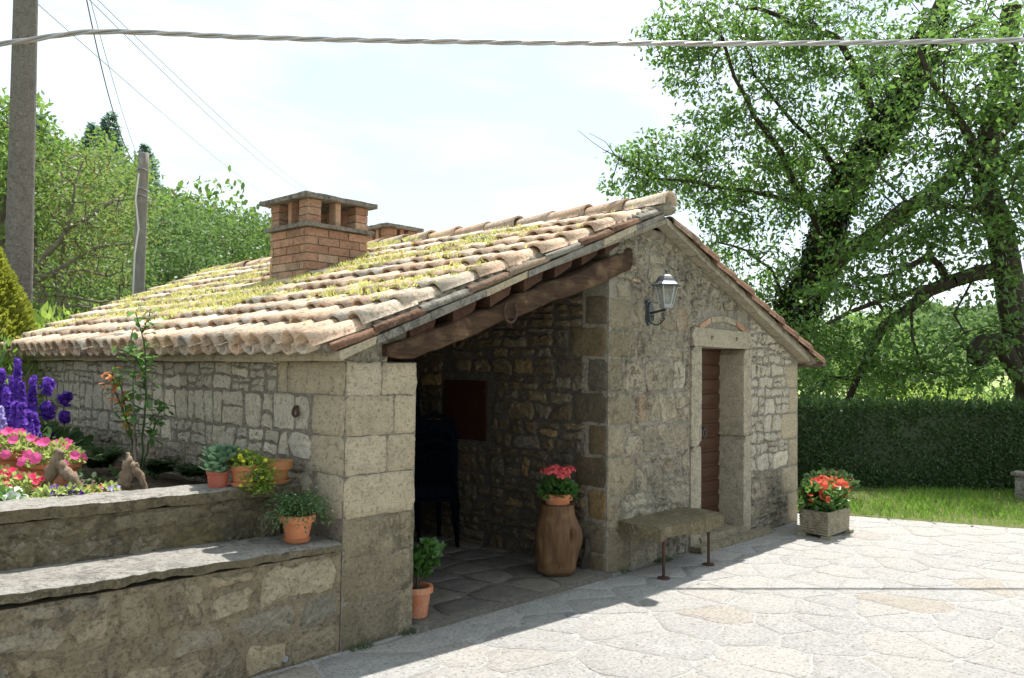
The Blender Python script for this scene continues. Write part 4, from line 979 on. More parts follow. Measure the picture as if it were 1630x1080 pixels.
# ---------------------------------------------------------------- hedge
h0=np.array([11.681,5.142]); h1=np.array([13.566,2.721]); hd=(h1-h0)/np.linalg.norm(h1-h0); hn=np.array([-hd[1],hd[0]]); hn=hn if hn[0]>0 else -hn
hA=h0-hd*3.4; HL=9.5; HW=.9; HH=1.20
hedge=thing('clipped_hedge','long dark green clipped hedge behind the lawn','hedge',(hA[0],hA[1],0))
def hp(u,w_,z): q=hA+hd*u+hn*w_; return (q[0],q[1],z)
V=[hp(u,w_,z) for z in (-.05,HH-.06) for w_ in (.07,HW-.07) for u in (.05,HL)]
MB().add(V,[(0,2,3,1),(4,5,7,6),(0,1,5,4),(2,6,7,3),(0,4,6,2),(1,3,7,5)]).out('core',M['ivy'],hedge)
n=52000; u=rg.random(n)*HL; face=rg.random(n); z=rg.random(n)*HH
fr=face<.62; tp=(face>=.62)&(face<.93)
wv=np.where(fr,.0,np.where(tp,rg.random(n)*HW,HW)); z=np.where(tp,HH,z)
bm_=np.array([vn(np.c_[u*1.6,wv*1.6,z*1.6])*.05+vn(np.c_[u*6,wv*6,z*6])*.035])[0]
dp_=rg.random(n)**1.6*.11
P=np.array([hp(0,0,0)])+np.c_[np.outer(u,hd)+np.outer(np.where(fr,-bm_+dp_,wv),hn),np.where(tp,HH+bm_-dp_,z)]
nr=np.where(fr[:,None],np.r_[-hn,0][None],np.array([[0,0,1.]])); 
scatter('foliage',*LEAF,P,rv(n)+nr*.4,nr+rv(n)*.8,.035+.03*rg.random(n),M['hedge'],hedge)
n=2600; u=rg.random(n)*HL; P=np.array([hp(0,0,0)])+np.c_[np.outer(u,hd)+np.outer(rg.random(n)**1.5*HW,hn),HH-.02+.09*rg.random(n)**3+.03*vn(np.c_[u*3,u*0,u*0])]
scatter('shoots',*LEAF,P,np.c_[rg.normal(size=(n,2))*.5,np.ones(n)],rv(n),.06+.05*rg.random(n),M['hedge'],hedge)
# ---------------------------------------------------------------- trees
def grow(limbs,att,step=.3,wig=.05,drop=.0):
    """skeleton: limb polylines plus a twig to every attractor; returns nodes, parent, radius floor"""
    N=[];par=[];rf=[]
    for (P,r0,r1,frm) in limbs:
        P=[np.asarray(p,float) for p in P]; L=sum(np.linalg.norm(P[i+1]-P[i]) for i in range(len(P)-1)); acc=0; last=-1
        r0*=DS; r1*=DS
        if frm and N:
            last=int(np.argmin(((np.array(N)-P[0])**2).sum(1)))
        for i in range(len(P)-1):
            k=max(1,int(np.linalg.norm(P[i+1]-P[i])/step))
            for j in range(k+(i==len(P)-2)):
                t=j/k; p=P[i]*(1-t)+P[i+1]*t; s=(acc+np.linalg.norm(p-P[i]))/L
                N.append(p+rg.normal(size=3)*wig*.35*(1 if 0<s<1 else 0)); par.append(last); rf.append(r0+(r1-r0)*s); last=len(N)-1
            acc+=np.linalg.norm(P[i+1]-P[i])
    nl=len(N); A=np.asarray(att); X=np.array(N)
    d0=np.array([((X-a)**2).sum(1).min() for a in A]); order=np.argsort(d0)
    buf=np.zeros((nl+len(A)*14,3)); buf[:nl]=X; cnt=nl; tips=[];dirs=[]
    for ai in order:
        a=A[ai]; q=buf[:cnt]-a; dd=(q**2).sum(1)+.0; k=int(np.argmin(dd)); p=buf[k].copy(); L=math.sqrt(dd[k]); m_=min(12,max(1,int(L/step))); 
        bend=rg.normal(size=3)*L*.10; last=k
        for j in range(1,m_+1):
            t=j/m_; buf[cnt]=p*(1-t)+a*t+bend*math.sin(math.pi*t)+np.array([0,0,-drop*L*math.sin(math.pi*t)])+rg.normal(size=3)*wig*.3*(j<m_); par.append(last); rf.append(0.); last=cnt; cnt+=1
        tips.append(buf[last].copy()); dirs.append(buf[last]-p)
    X=buf[:cnt]; par=np.array(par); c=np.zeros(cnt); c[:]=.15
    for i in range(cnt-1,-1,-1):
        if par[i]>=0: c[par[i]]+=c[i]+ (.35 if i>=nl else 0)*0
    return X,par,np.array(rf),c,np.array(tips),np.array(dirs),nl
def tree(name,label,cat,base,limbs,att,bark,leafm,leafs,nleaf,spread,group=None,twig_r=.0045,tpl=LEAF,droop=.1,step=.3,wig=.05,expo=.45,maxr=.06,bare=0.):
    t=thing(name,label,cat,base,group)
    X,par,rf,c,tips,dirs,nl=grow(limbs,att,step,wig)
    r=np.minimum(maxr,twig_r*np.maximum(c/.15,1)**expo); r=np.maximum(r,rf); 
    idx=np.where(par>=0)[0]; tr=idx[idx<nl]; tw=idx[idx>=nl]
    r0=r[par]; r0=np.where(np.arange(len(X))<nl,r0,np.minimum(r0,r*1.35))
    segs('trunk',X[par[tr]],X[tr],r0[tr],r[tr],M[bark],t,n=9)
    if len(tw): 
        kind(segs('branches',X[par[tw]],X[tw],r0[tw],r[tw],M[bark],t,n=4),'stuff')
    k=nleaf; T=np.repeat(tips,k,0); Dd=np.repeat(dirs/(np.linalg.norm(dirs,axis=1,keepdims=True)+1e-6),k,0)
    if bare: keep=rg.random(len(tips))>bare; kk=np.repeat(keep,k); T=T[kk]; Dd=Dd[kk]
    n=len(T); P=T+rv(n)*(rg.random(n)**.6*spread)[:,None]*np.array([1,1,.55])
    D=Dd*.6+rv(n)*.9+np.array([0,0,-droop]); Nn=rv(n)+np.array([0,0,.9])
    scatter('crown',*tpl,P,D,Nn,leafs*(.65+.7*rg.random(n)),M[leafm],t)
    return t
def blob(px,py,rx,ry,D,dd,n,shell=.0):
    """points through an ellipsoid, given where it is seen and how far away"""
    D=D*DS; dd=dd*DS; c=at(px,py,D); ex=RM[:,0]*rx*D/F; ey=RM[:,1]*ry*D/F; ez=RM[:,2]*dd; q=rv(n)*(rg.random(n)**(1/3.)*(1-shell)+shell)[:,None]
    return c+q[:,:1]*ex+q[:,1:2]*ey+q[:,2:]*ez
DS=1.
def pl(*a): return [at(p[0],p[1],p[2]*DS) for p in a]
def gap(P,holes):
    x,y=proj(P); k=np.ones(len(P),bool)
    return P[k]
DS=1.24
# --- the ivy-covered oak leaning to the right behind the outbuilding
t1=[(1190,700,15.6),(1232,590,15.3),(1268,489,15.1),(1303,430,15.0),(1328,336,15.0),(1356,272,15.0),(1420,185,15.0),(1468,92,14.9),(1515,-40,14.8)]
L1=[(pl(*t1),.25,.10,0),
 (pl((1310,405,15),(1293,335,14.6),(1262,285,14.3),(1232,225,14),(1200,185,13.8),(1170,125,13.6),(1150,60,13.4)),.075,.02,1),
 (pl((1290,330,14.6),(1240,315,14.4),(1180,305,14.2),(1110,290,14),(1040,285,14)),.04,.014,1),
 (pl((1275,470,15.1),(1360,395,14.7),(1440,340,14.4),(1500,295,14.2),(1560,240,14),(1640,165,13.8)),.15,.10,1),
 (pl((1345,290,15),(1310,240,14.6),(1250,180,14.2),(1200,120,14)),.05,.018,1),
 (pl((1400,215,15),(1370,120,14.7),(1330,60,14.5),(1240,25,14.3),(1190,10,14.2)),.07,.03,1),
 (pl((1440,135,15),(1490,60,15.5),(1500,-20,16)),.08,.05,1),
 (pl((1262,505,15.1),(1225,430,14.8),(1190,400,14.6),(1140,385,14.5)),.035,.012,1),
 (pl((1040,285,14),(1000,262,14),(960,240,14),(920,208,14)),.008,.003,1),(pl((985,255,14),(965,225,14),(938,212,14)),.004,.002,1),
 (pl((1360,395,14.7),(1400,400,14.3),(1450,370,14),(1500,360,13.9)),.05,.02,1)]
A1=np.vstack([blob(1190,40,120,70,13.8,1.3,150),blob(1085,55,60,35,13.6,.8,60),blob(1090,100,55,35,13.6,.8,40),blob(1170,165,80,45,13.9,1.,60),
 blob(1150,240,110,55,14,1.1,120),blob(1060,250,85,32,14,.8,75),blob(1010,285,45,25,14,.6,40),blob(1100,310,110,30,14.2,1.,85),blob(1220,320,90,60,14.5,1.3,110),
 blob(1160,385,75,42,14.6,1.,80),blob(1225,440,60,40,14.9,1.,60),blob(1320,180,130,110,14.6,1.8,200),blob(1380,60,150,100,14.8,1.8,190),blob(1290,260,90,80,14.8,1.4,120),blob(1250,60,90,70,14.2,1.2,90)])
oak1=tree('oak_tree','large leaning oak with an ivy clad trunk rising behind the outbuilding','tree',at(1200,700,15.6*DS)*np.array([1,1,0])+np.array([0,0,-.5]),L1,A1[rg.random(len(A1))<.66],'bark','oak',.118,22,.40,maxr=.045,twig_r=.004,group=None)
# ivy sleeve
Tp=np.array(pl(*t1)); s=np.r_[0,np.cumsum(np.linalg.norm(np.diff(Tp,axis=0),axis=1))]
n=26000; q=rg.random(n)**.9*s[-1]*.93; C=np.stack([np.interp(q,s,Tp[:,i]) for i in range(3)],1); wd=np.interp(q/s[-1],[0,.25,.45,.65,.8,1],[.34,.44,.46,.36,.28,.2])*(1+.35*vn(C*1.6)+.2*vn(C*4))
dv=rv(n); P=C+dv*(wd*(.55+.45*rg.random(n)))[:,None]
ivy=thing('climbing_ivy','dense dark ivy wrapped round the trunk of the leaning oak','ivy',tuple(at(1200,700,15.6*DS)*np.array([1,1,0])))
scatter('ivy_foliage',*LEAFW,P,dv*.4+rv(n)*.7+np.array([0,0,-.6]),dv+rv(n)*.4,.07+.06*rg.random(n),M['ivy'],ivy)
n=500; q=rg.random(n)*s[-1]*.4+s[-1]*.2; C=np.stack([np.interp(q,s,Tp[:,i]) for i in range(3)],1); dv=rv(n)
scatter('withered_leaves',*LEAFW,C+dv*.52+np.array([0,0,0]),rv(n),dv,.08,M['dryleaf'],ivy)
# --- the big oak at the right edge
t2=[(1660,760,13.6),(1645,640,13.5),(1622,540,13.5),(1606,450,13.5),(1592,370,13.5),(1568,290,13.6),(1578,200,13.8),(1600,110,14),(1610,10,14.2)]
L2=[(pl(*t2),.24,.12,0),
 (pl((1600,428,13.5),(1555,432,13.3),(1515,445,13.1),(1478,465,13),(1445,492,12.9),(1410,515,12.8),(1388,560,12.8),(1362,605,12.8),(1345,650,12.8)),.115,.04,1),
 (pl((1508,447,13.1),(1497,420,13),(1480,408,13),(1455,420,12.9),(1420,440,12.8),(1370,445,12.8)),.055,.025,1),
 (pl((1490,458,13),(1450,465,12.6),(1400,480,12.4),(1350,500,12.2),(1310,520,12.2)),.055,.02,1),
 (pl((1592,370,13.5),(1555,330,13),(1500,330,12.6),(1440,320,12.5)),.05,.02,1),
 (pl((1572,270,13.6),(1530,190,13.2),(1480,120,13),(1450,60,13)),.07,.03,1),
 (pl((1578,200,13.8),(1640,150,13.4),(1700,90,13.2)),.08,.04,1),
 (pl((1568,290,13.6),(1620,240,13.5),(1680,200,13.3)),.09,.05,1),
 (pl((1360,605,12.8),(1330,600,12.6),(1300,610,12.5)),.02,.01,1),
 (pl((1450,490,12.9),(1452,540,12.8),(1470,590,12.8)),.012,.007,1),
 (pl((1470,590,12.8),(1510,600,12.8),(1505,650,12.8)),.014,.012,1),
 (pl((1555,432,13.3),(1520,500,13.2),(1535,530,13.2),(1500,560,13)),.015,.008,1)]
A2=np.vstack([blob(1500,150,130,120,13.2,1.9,240),blob(1600,60,110,110,13.4,1.6,170),blob(1620,220,90,110,13.3,1.4,150),blob(1480,300,130,90,12.8,1.6,190),
 blob(1410,430,100,60,12.8,1.3,110),blob(1340,500,80,60,12.4,1.1,100),blob(1540,370,90,50,13,1.2,80),blob(1590,330,60,90,13,1.,70),blob(1345,590,75,45,12.6,1.,80),
 blob(1440,555,65,35,12.7,.8,50),blob(1530,590,60,30,12.8,.7,45),blob(1595,470,55,50,13,.8,30),blob(1400,350,90,60,13.5,1.2,70),blob(1600,560,45,45,13,.6,20),blob(1440,600,50,25,12.8,.6,25)])
oak2=tree('oak_tree','old oak with a thick dark trunk at the edge of the lawn hedge','tree',at(1660,760,13.6*DS)*np.array([1,1,0])+np.array([0,0,-.4]),L2,A2[rg.random(len(A2))<.62],'bark','oak',.114,20,.38,maxr=.04,twig_r=.004)
P=pl((1645,625,13.4),(1622,600,13.3),(1600,560,13.2),(1585,545,13.1),(1565,548,13.0),(1556,562,12.95),(1552,572,12.9))
mb=MB(); rr=[q*DS for q in (.11,.115,.12,.13,.135,.15,.11)]
mb.tube(P,rr,12); mb.ico(P[-2]+np.array([0,0,-.12]),(.17,.16,.11),2,.12); mb.ico(P[-3]+np.array([0,0,.02]),.15,2,.12); mb.out('broken_limb',M['bark'],oak2,smooth=True)
DS=1.
# --- sunlit thicket and trees behind the hedge
def bush(name,label,px,py,rx,ry,D,dd,n,leafm,leafs,group,nl=26,bark='twig',trunk=.05,spread=None,basez=-.6,bare=0.,cat='tree'):
    c=at(px,py,D); b=np.array([c[0],c[1],basez]); att=blob(px,py,rx,ry,D,dd,n)
    top=c.copy(); m1=(b+c)/2+rg.normal(size=3)*.15
    L=[([b,m1,c],trunk,trunk*.4,0)]
    for _ in range(3):
        e=c+(att[rg.integers(n)]-c)*.7; L.append(([m1,(m1+e)/2+rg.normal(size=3)*.15,e],trunk*.5,trunk*.15,1))
    return tree(name,label,cat,b,L,att,bark,leafm,leafs,nl,spread or rx*D/F*.22+.12,group=group,maxr=trunk*.5,bare=bare)
G='sunlit trees behind the hedge'
bush('small_tree','light green young tree right behind the hedge next to the building corner',1330,600,75,60,24,1.2,70,'wood2',.13,G)
bush('small_tree','spreading green tree behind the hedge below the arching oak limb',1450,605,85,50,26,1.4,80,'wood3',.14,G)
bush('small_tree','thin pale shrub with open twigs in front of the distant field',1555,632,38,28,22,.8,30,'wood2',.10,G,nl=12)
bush('small_tree','dense green bush at the foot of the right oak behind the hedge',1650,640,50,25,22,1.,60,'wood2',.12,G)
bush('small_tree','yellowish green low bush in the middle of the hedge line',1500,635,60,22,24,1.2,60,'laurel',.13,G)
bush('small_tree','taller mid green tree standing well behind the arching oak limb',1375,565,80,65,26,1.8,110,'wood2',.16,G,trunk=.1)
bush('small_tree','shady green tree low behind the roof verge of the outbuilding',1255,560,60,70,22,1.5,90,'wood3',.18,G,trunk=.08)
bush('small_tree','broad green tree far back under the broken oak limb',1430,575,80,38,38,3,110,'wood1',.20,G,trunk=.12,basez=-1.5)
# ---------------------------------------------------------------- hills
def heightpatch(name,azs,prof,d0,d1,mat,pw=1.,nd=26,base=-3.,rough=1.):
    """ground that climbs away from the yard; prof gives the crest in degrees above level"""
    V=[]; n=len(azs)
    for i,a in enumerate(azs):
        r=ray(a,572+ (a/1630.)*34); hd_=math.atan2(r[1],r[0]); e=prof(a)
        for j in range(nd+1):
            t=j/nd; d=d0+(d1-d0)*1.35*t; tt=min(1,(d-d0)/(d1-d0)); h=base+(math.tan(math.radians(e))*d1+1.62-base)*(tt**pw if tt<1 else 1)-(max(0,d-d1)*.25)
            x,y=d*math.cos(hd_),d*math.sin(hd_); h+=rough*vn(np.array([[x*.06,y*.06,1]]))[0]*min(1,tt*3)
            V.append((x,y,h))
    Fc=[(i*(nd+1)+j,(i+1)*(nd+1)+j,(i+1)*(nd+1)+j+1,i*(nd+1)+j+1) for i in range(n-1) for j in range(nd)]
    o=kind(link(name,mesh(name,V,Fc,True),M[mat]),'structure'); return np.array(V).reshape(n,nd+1,3)
deg=lambda px: math.degrees(math.atan(px/F))
prL=lambda a: float(np.interp(a,[-900,-300,0,120,200,260,330,430,520,620,900],[9,9.5,9.5,8.6,7.4,6.6,5.9,4.9,3.2,1.2,0.0]))
HP=heightpatch('hillside',np.linspace(-900,1000,60),prL,26,95,'leafmould',pw=.85,base=-1.)
M['field']=simple_mat('pale_meadow',(.32,.34,.14),(.22,.28,.10),rough=1,sc=.03,bs=.1)
prR=lambda a: float(np.interp(a,[1000,1250,1400,1475,1530,1600,1700,2200,2800],[1.0,2.2,3.0,3.75,3.0,3.4,4.0,4.4,3.]))
HR=heightpatch('distant_hill',np.linspace(1000,2800,50),prR,380,900,'leafmould',pw=1.,base=-8,rough=3)
prM=lambda a: float(np.interp(a,[1000,1400,1540,1630,1800,2800],[-1.2,-.8,-.35,.5,1.2,1.5]))
HM=heightpatch('meadow_slope',np.linspace(1100,2600,30),prM,90,330,'field',pw=1.,base=-9,rough=1.)
# woodland on the hillside: individual trees near, joined mass beyond
def crownpts(c,r,h,n):
    q=rv(n)*(.72+.28*rg.random(n))[:,None]; lump=1+.25*vn(q*2.2+c*.37); return c+q*np.array([r,r,h])*lump[:,None],q
def forest(name,pts,rad,k,leafm,lf,label=None):
    Ps=[];Ds=[];Ns=[];Ss=[]
    for (p,r) in zip(pts,rad):
        P,q=crownpts(p+np.array([0,0,r*1.1]),r,r*1.15,k); Ps.append(P);Ns.append(q+rv(k)*.6);Ds.append(rv(k)+q*.2);Ss.append(lf*(.6+.8*rg.random(k))*(r/2.6)**.5)
    o=scatter(name,*LEAFW,np.vstack(Ps),np.vstack(Ds),np.vstack(Ns),np.concatenate(Ss),M[leafm],None); kind(o,'stuff'); return o
def onpatch(H,i,j):
    i0,j0=int(i),int(j); fi,fj=i-i0,j-j0; return (H[i0,j0]*(1-fi)*(1-fj)+H[i0+1,j0]*fi*(1-fj)+H[i0,j0+1]*(1-fi)*fj+H[i0+1,j0+1]*fi*fj)
pts=[];rad=[]
for _ in range(9000):
    i=rg.uniform(0,58.9); j=rg.uniform(4,20)
    a=-900+1900*i/59; 
    if not(-330<a<560): continue
    p=onpatch(HP,i,j)
    if any((p[0]-q[0])**2+(p[1]-q[1])**2<(r_*.85)**2 for q,r_ in zip(pts,rad)): continue
    pts.append(p); rad.append(rg.uniform(1.5,2.9))
print('hill trees',len(pts))
dd=[np.linalg.norm(p) for p in pts]; od=np.argsort(dd)
proto=[]
tkm=mesh('far_trunk',*(lambda m_:(m_.v,m_.f))(MB().tube([(0,0,-1),(0,0,3)],[.2,.12],6))); tkm.materials.append(M['bark'])
for v in range(4):
    P,q=crownpts(np.zeros(3),1,1.12,1300); Vv,Fv=instV(*LEAFW,P+np.array([0,0,1.05]),rv(1300)+q*.2,q+rv(1300)*.6,.10*(.6+.8*rg.random(1300)))
    me=fastmesh('hillside_tree',Vv,Fv); me.materials.append(M[('wood1','wood3','wood1','wood2')[v]]); proto.append(me)
for i in od[:170]:
    r_=rad[i]; e=thing('hillside_tree','round green broadleaf tree in the wooded hillside above the roof','tree',tuple(pts[i]),'broadleaf trees on the wooded hillside'); o=bpy.data.objects.new('crown',proto[rnd.choice((0,0,1,2,3))]); col.objects.link(o); o.parent=e; o['kind']='stuff'; o.scale=(r_,r_,r_*rnd.uniform(.9,1.3)); o.rotation_euler=(0,0,rnd.uniform(0,6.28)); kk=bpy.data.objects.new('trunk',tkm); col.objects.link(kk); kk.parent=e
forest('far_woodland',[pts[i] for i in od[170:]],[rad[i]*1.15 for i in od[170:]],620,'wood1',.33)
# far right hill woods
pts=[];rad=[]
for _ in range(900):
    i=rg.uniform(9,40); j=rg.uniform(8,19.5); pts.append(onpatch(HR,i,j)); rad.append(rg.uniform(5,9))
forest('distant_hill_woods',pts,rad,90,'wood1',2.6)
pts=[];rad=[]
for _ in range(60):
    i=rg.uniform(5,25); j=rg.uniform(1,18) if rnd.random()<.35 else rg.uniform(17.5,19.3); pts.append(onpatch(HM,i,j)); rad.append(rg.uniform(2.,4))
forest('field_edge_bushes',pts,rad,140,'wood1',1.)
# conifers near the crest
def conifer(label,px,py,h,D,wd):
    b=at(px,py,D); t=thing('pine_tree',label,'tree',tuple(b),'pines on the hill crest')
    MB().tube([b,b+np.array([0,0,h])],[.22,.04],7).out('trunk',M['bark'],t)
    Ps=[];Ds=[]
    for z in np.linspace(.12,.98,26):
        k=int(14*(1-z)+4); a=rg.random(k)*6.28; L=wd*(1-z)**.75*(.6+.5*rg.random(k))
        for s_ in (.35,.6,.85,1.): P=np.c_[np.cos(a)*L*s_,np.sin(a)*L*s_,np.full(k,z*h)+.12*L*s_]; Ps.append(b+P); Ds.append(np.c_[np.cos(a),np.sin(a),np.full(k,.25)])
    P=np.vstack(Ps);D=np.vstack(Ds); P=np.repeat(P,3,0)+rg.normal(size=(len(P)*3,3))*.12; D=np.repeat(D,3,0)
    scatter('needles',*LEAF,P,D+rv(len(P))*.5,rv(len(P))+np.array([0,0,1]),.32+.25*rg.random(len(P)),M['pine'],t)
conifer('tallest blue green pine on the hill crest',172,285,6.2,88,1.7); conifer('dark pine right behind the short wooden pole',228,330,6.2,92,1.9)
conifer('slim pine crest tip nearest the concrete pole',146,275,4.5,90,1.3); conifer('low pine top at the crest between the pole and the others',60,260,4.2,88,1.3)
# ---------------------------------------------------------------- thicket and trees behind the roof at the left
G2='trees and thicket behind the roof'
bush('thicket_tree','leafy olive green tree with russet tips to the right of the concrete pole',110,330,105,95,19,2.2,230,'dryleaf',.10,G2,trunk=.10,nl=24,bark='palebark',bare=.08)
bush('thicket_tree','tall green tree showing on both sides of the concrete pole',10,260,70,110,17,1.8,130,'wood2',.13,G2,trunk=.12)
bush('thicket_tree','bright green tree behind the left thicket, below the pines',150,300,90,75,30,2.5,130,'wood2',.16,G2,trunk=.12,nl=32)
bush('thicket_tree','dark green undergrowth low behind the twigs',110,450,120,60,24,2.2,150,'wood3',.13,G2,trunk=.10,nl=32)
bush('thicket_tree','green tree filling the gap behind the short wooden pole',260,400,80,75,34,3,130,'wood1',.17,G2,trunk=.15,nl=34)
bush('thicket_tree','round mid green tree half hidden by the large chimney',370,400,75,65,38,3,120,'wood3',.18,G2,trunk=.15,nl=34)
bush('thicket_tree','green tree at the very edge of the view left of the pole',-60,380,80,150,21,2,140,'wood3',.15,G2,trunk=.12)
# bare twiggy tree
c=thing('twiggy_tree','half bare grey tree with tangled twigs between the two poles','tree',tuple(at(20,560,16.5)*np.array([1,1,0])))
Lm=[(pl((0,560,16.5),(30,470,16.4),(75,410,16.2),(130,350,16),(180,320,16)),.09,.03,0),
 (pl((40,460,16.4),(100,420,16.2),(150,395,16),(205,388,16)),.05,.02,1),(pl((30,470,16.4),(90,470,16),(150,480,16),(200,478,16)),.04,.015,1),
 (pl((60,430,16.3),(110,360,15.8),(120,300,15.8),(135,250,15.8)),.04,.012,1),(pl((30,480,16.4),(80,500,16),(120,490,16),(180,495,16)),.03,.012,1),(pl((50,440,16.3),(90,440,15.6),(170,440,15.6)),.03,.01,1)]
X,par,rf,cc,tips,dirs,nl=grow(Lm,np.vstack([blob(120,420,100,85,16,1.2,170),blob(140,300,80,60,16,1.,50)]),.25,.12)
r=np.maximum(np.minimum(.03,.005*np.maximum(cc/.15,1)**.42),rf); ix=np.where(par>=0)[0]
segs('trunk',X[par[ix[ix<nl]]],X[ix[ix<nl]],r[par][ix[ix<nl]],r[ix[ix<nl]],M['palebark'],c,n=7); tw=ix[ix>=nl]; kind(segs('twigs',X[par[tw]],X[tw],np.minimum(r[par][tw],r[tw]*1.3),r[tw],M['twig'],c,n=4),'stuff')
k=rg.random(len(tips))<.85; T=np.repeat(tips[k],14,0); scatter('leaves',*LEAF,T+rg.normal(size=T.shape)*.14,rv(len(T)),rv(len(T))+np.array([0,0,1]),.06+.05*rg.random(len(T)),M['dryleaf'],c)
# golden cypress and laurel at the far end of the house
cyp=thing('golden_cypress','bushy golden green conifer at the far left end of the outbuilding','conifer',tuple(at(-5,640,11.)*np.array([1,1,0])+np.array([0,0,.7])))
b=at(-22,640,11.); b[2]=.7; n=16000; h=rg.random(n); a=rg.random(n)*6.28; rr=.50*np.interp(h,[0,.2,.55,.85,1],[.8,1,.85,.4,.05])*(1+.30*vn(np.c_[np.cos(a)*2.5+9,np.sin(a)*2.5+9,h*7]))*(.75+.25*rg.random(n))
P=np.c_[b[0]+rr*np.cos(a),b[1]+rr*np.sin(a),.75+h*2.15]; out=np.c_[np.cos(a),np.sin(a),np.full(n,.9)]
scatter('foliage',*LEAF,P,out+rv(n)*.5,rv(n),.05+.05*rg.random(n),M['cypress'],cyp); MB().tube([b,b+np.array([0,0,2.])],[.07,.02],7).out('trunk',M['bark'],cyp)
def shrub(name,label,c,r,h,n,mat,s,cat='shrub',tpl=LEAF,group=None,stem=True,up=.5):
    c=np.asarray(c,float); t=thing(name,label,cat,tuple(c),group); q=rv(n)*(.35+.65*rg.random(n)**.5)[:,None]; q[:,2]=np.abs(q[:,2]); P=c+q*np.array([r,r,h])
    scatter('foliage',*tpl,P,q+rv(n)*.6+np.array([0,0,up]),rv(n)+np.array([0,0,1]),s*(.6+.8*rg.random(n)),M[mat],t)
    if stem: 
        m_=10; e=c+q[:m_]*np.array([r,r,h])*.8; segs('stems',np.repeat(c[None],m_,0),e,np.full(m_,.008),np.full(m_,.004),M['twig'],t,n=4)
    return t
shrub('laurel_shrub','bright yellow green laurel glowing behind the far roof corner',at(75,600,13.5)*np.array([1,1,0])+np.array([0,0,1.2]),.55,1.25,600,'laurel',.14)
shrub('laurel_shrub','low bright laurel tips between the pole and the roof edge',at(150,600,15)*np.array([1,1,0])+np.array([0,0,1.3]),.9,1.25,700,'laurel',.14)
shrub('garden_shrub','light green shrub behind the purple flower spikes',onz(10,650,.84)+np.array([.1,.3,0]),.6,1.15,1500,'laurel',.08)
shrub('garden_shrub','green bush at the far house corner behind the flowers',at(-30,620,9.5)*np.array([1,1,0])+np.array([0,0,.8]),.8,1.1,1800,'wood2',.08)
# ---------------------------------------------------------------- flowers and pots
ZB=.84
def petal5(n=5,cup=.22):
    m_=3*n; V=[(0,0,-.28)]
    for k in range(m_):
        a=2*math.pi*k/m_; r_=(1.,.97,.80)[(k+1)%3]; V.append((r_*math.cos(a),r_*math.sin(a),cup*(1,.9,.45)[(k+1)%3]+.03*math.sin(a*3)))
    return V,[(0,1+k,1+(k+1)%m_) for k in range(m_)]
BL=mesh('blossom_shape',*petal5())
def blossoms(parent,name,mat,P,N,S,single=True):
    """one object per blossom"""
    key='blossom_'+mat
    me=bpy.data.meshes.get(key)
    if me is None: me=mesh(key,*petal5()); me.materials.append(M[mat])
    for p,n_,s in zip(P,N,S):
        q=Vector(tuple(n_)).to_track_quat('Z','Y').to_matrix().to_4x4()@Matrix.Rotation(rnd.uniform(0,6.28),4,'Z')
        o=bpy.data.objects.new(name,me); col.objects.link(o); o.parent=parent; o.location=tuple(np.asarray(p)-WL[parent.name]); o.rotation_euler=q.to_euler(); o.scale=(s,s,s)
def blossom_mass(parent,name,mat,P,N,S,n=5):
    V,Fc=petal5(n); tris=[]
    tris=Fc
    V=np.array(V)[:,[2,0,1]]; scatter(name,V,np.array(tris),P,N,rv(len(P)),S,M[mat],parent)
def potgeo(c,rt,rb,h,rim=.0,rimh=.035,n=28,ribs=0):
    x,y,z=c; mb=MB(); th=.012
    prof=[(0,.004),(rb,.0),(rb+(rt-rb)*((h-rimh)/h),h-rimh),(rt+rim,h-rimh+.003),(rt+rim+.002,h),(rt-th,h),(rt-th-.004,h-.03),(rb-th,.02)]
    mb.lathe(prof,(x,y,z),n); return mb
def saucer(c,r,mat,par): MB().lathe([(0,.0),(r*.86,0),(r,.022),(r-.008,.024),(r*.84,.008),(0,.008)],c,28).out('saucer',M[mat],par,smooth=False)
def pot(t,c,rt,rb,h,mat='tcut',rim=.012,rimh=.04,soil=True,sau=None):
    c=np.asarray(c,float)
    if sau: saucer(c,sau,mat,t); c=c+np.array([0,0,.008])
    potgeo(c,rt,rb,h,rim,rimh).out('pot',M[mat],t,smooth=False)
    if soil: MB().lathe([(0,h-.022),(rt*.5,h-.018),(rt-.012,h-.03)],tuple(c),20).out('soil',M['soil'],t)
    return c+np.array([0,0,h])
def foliage(t,c,r,h,n,mat,s,tpl=LEAF,name='foliage',up=.3,down=0.):
    q=rv(n)*(.3+.7*rg.random(n)**.5)[:,None]; q[:,2]=np.abs(q[:,2])-down; P=np.asarray(c)+q*np.array([r,r,h])
    scatter(name,*tpl,P,q*1.2+rv(n)*.6+np.array([0,0,up]),rv(n)+np.array([0,0,1]),s*(.6+.8*rg.random(n)),M[mat],t); return P,q
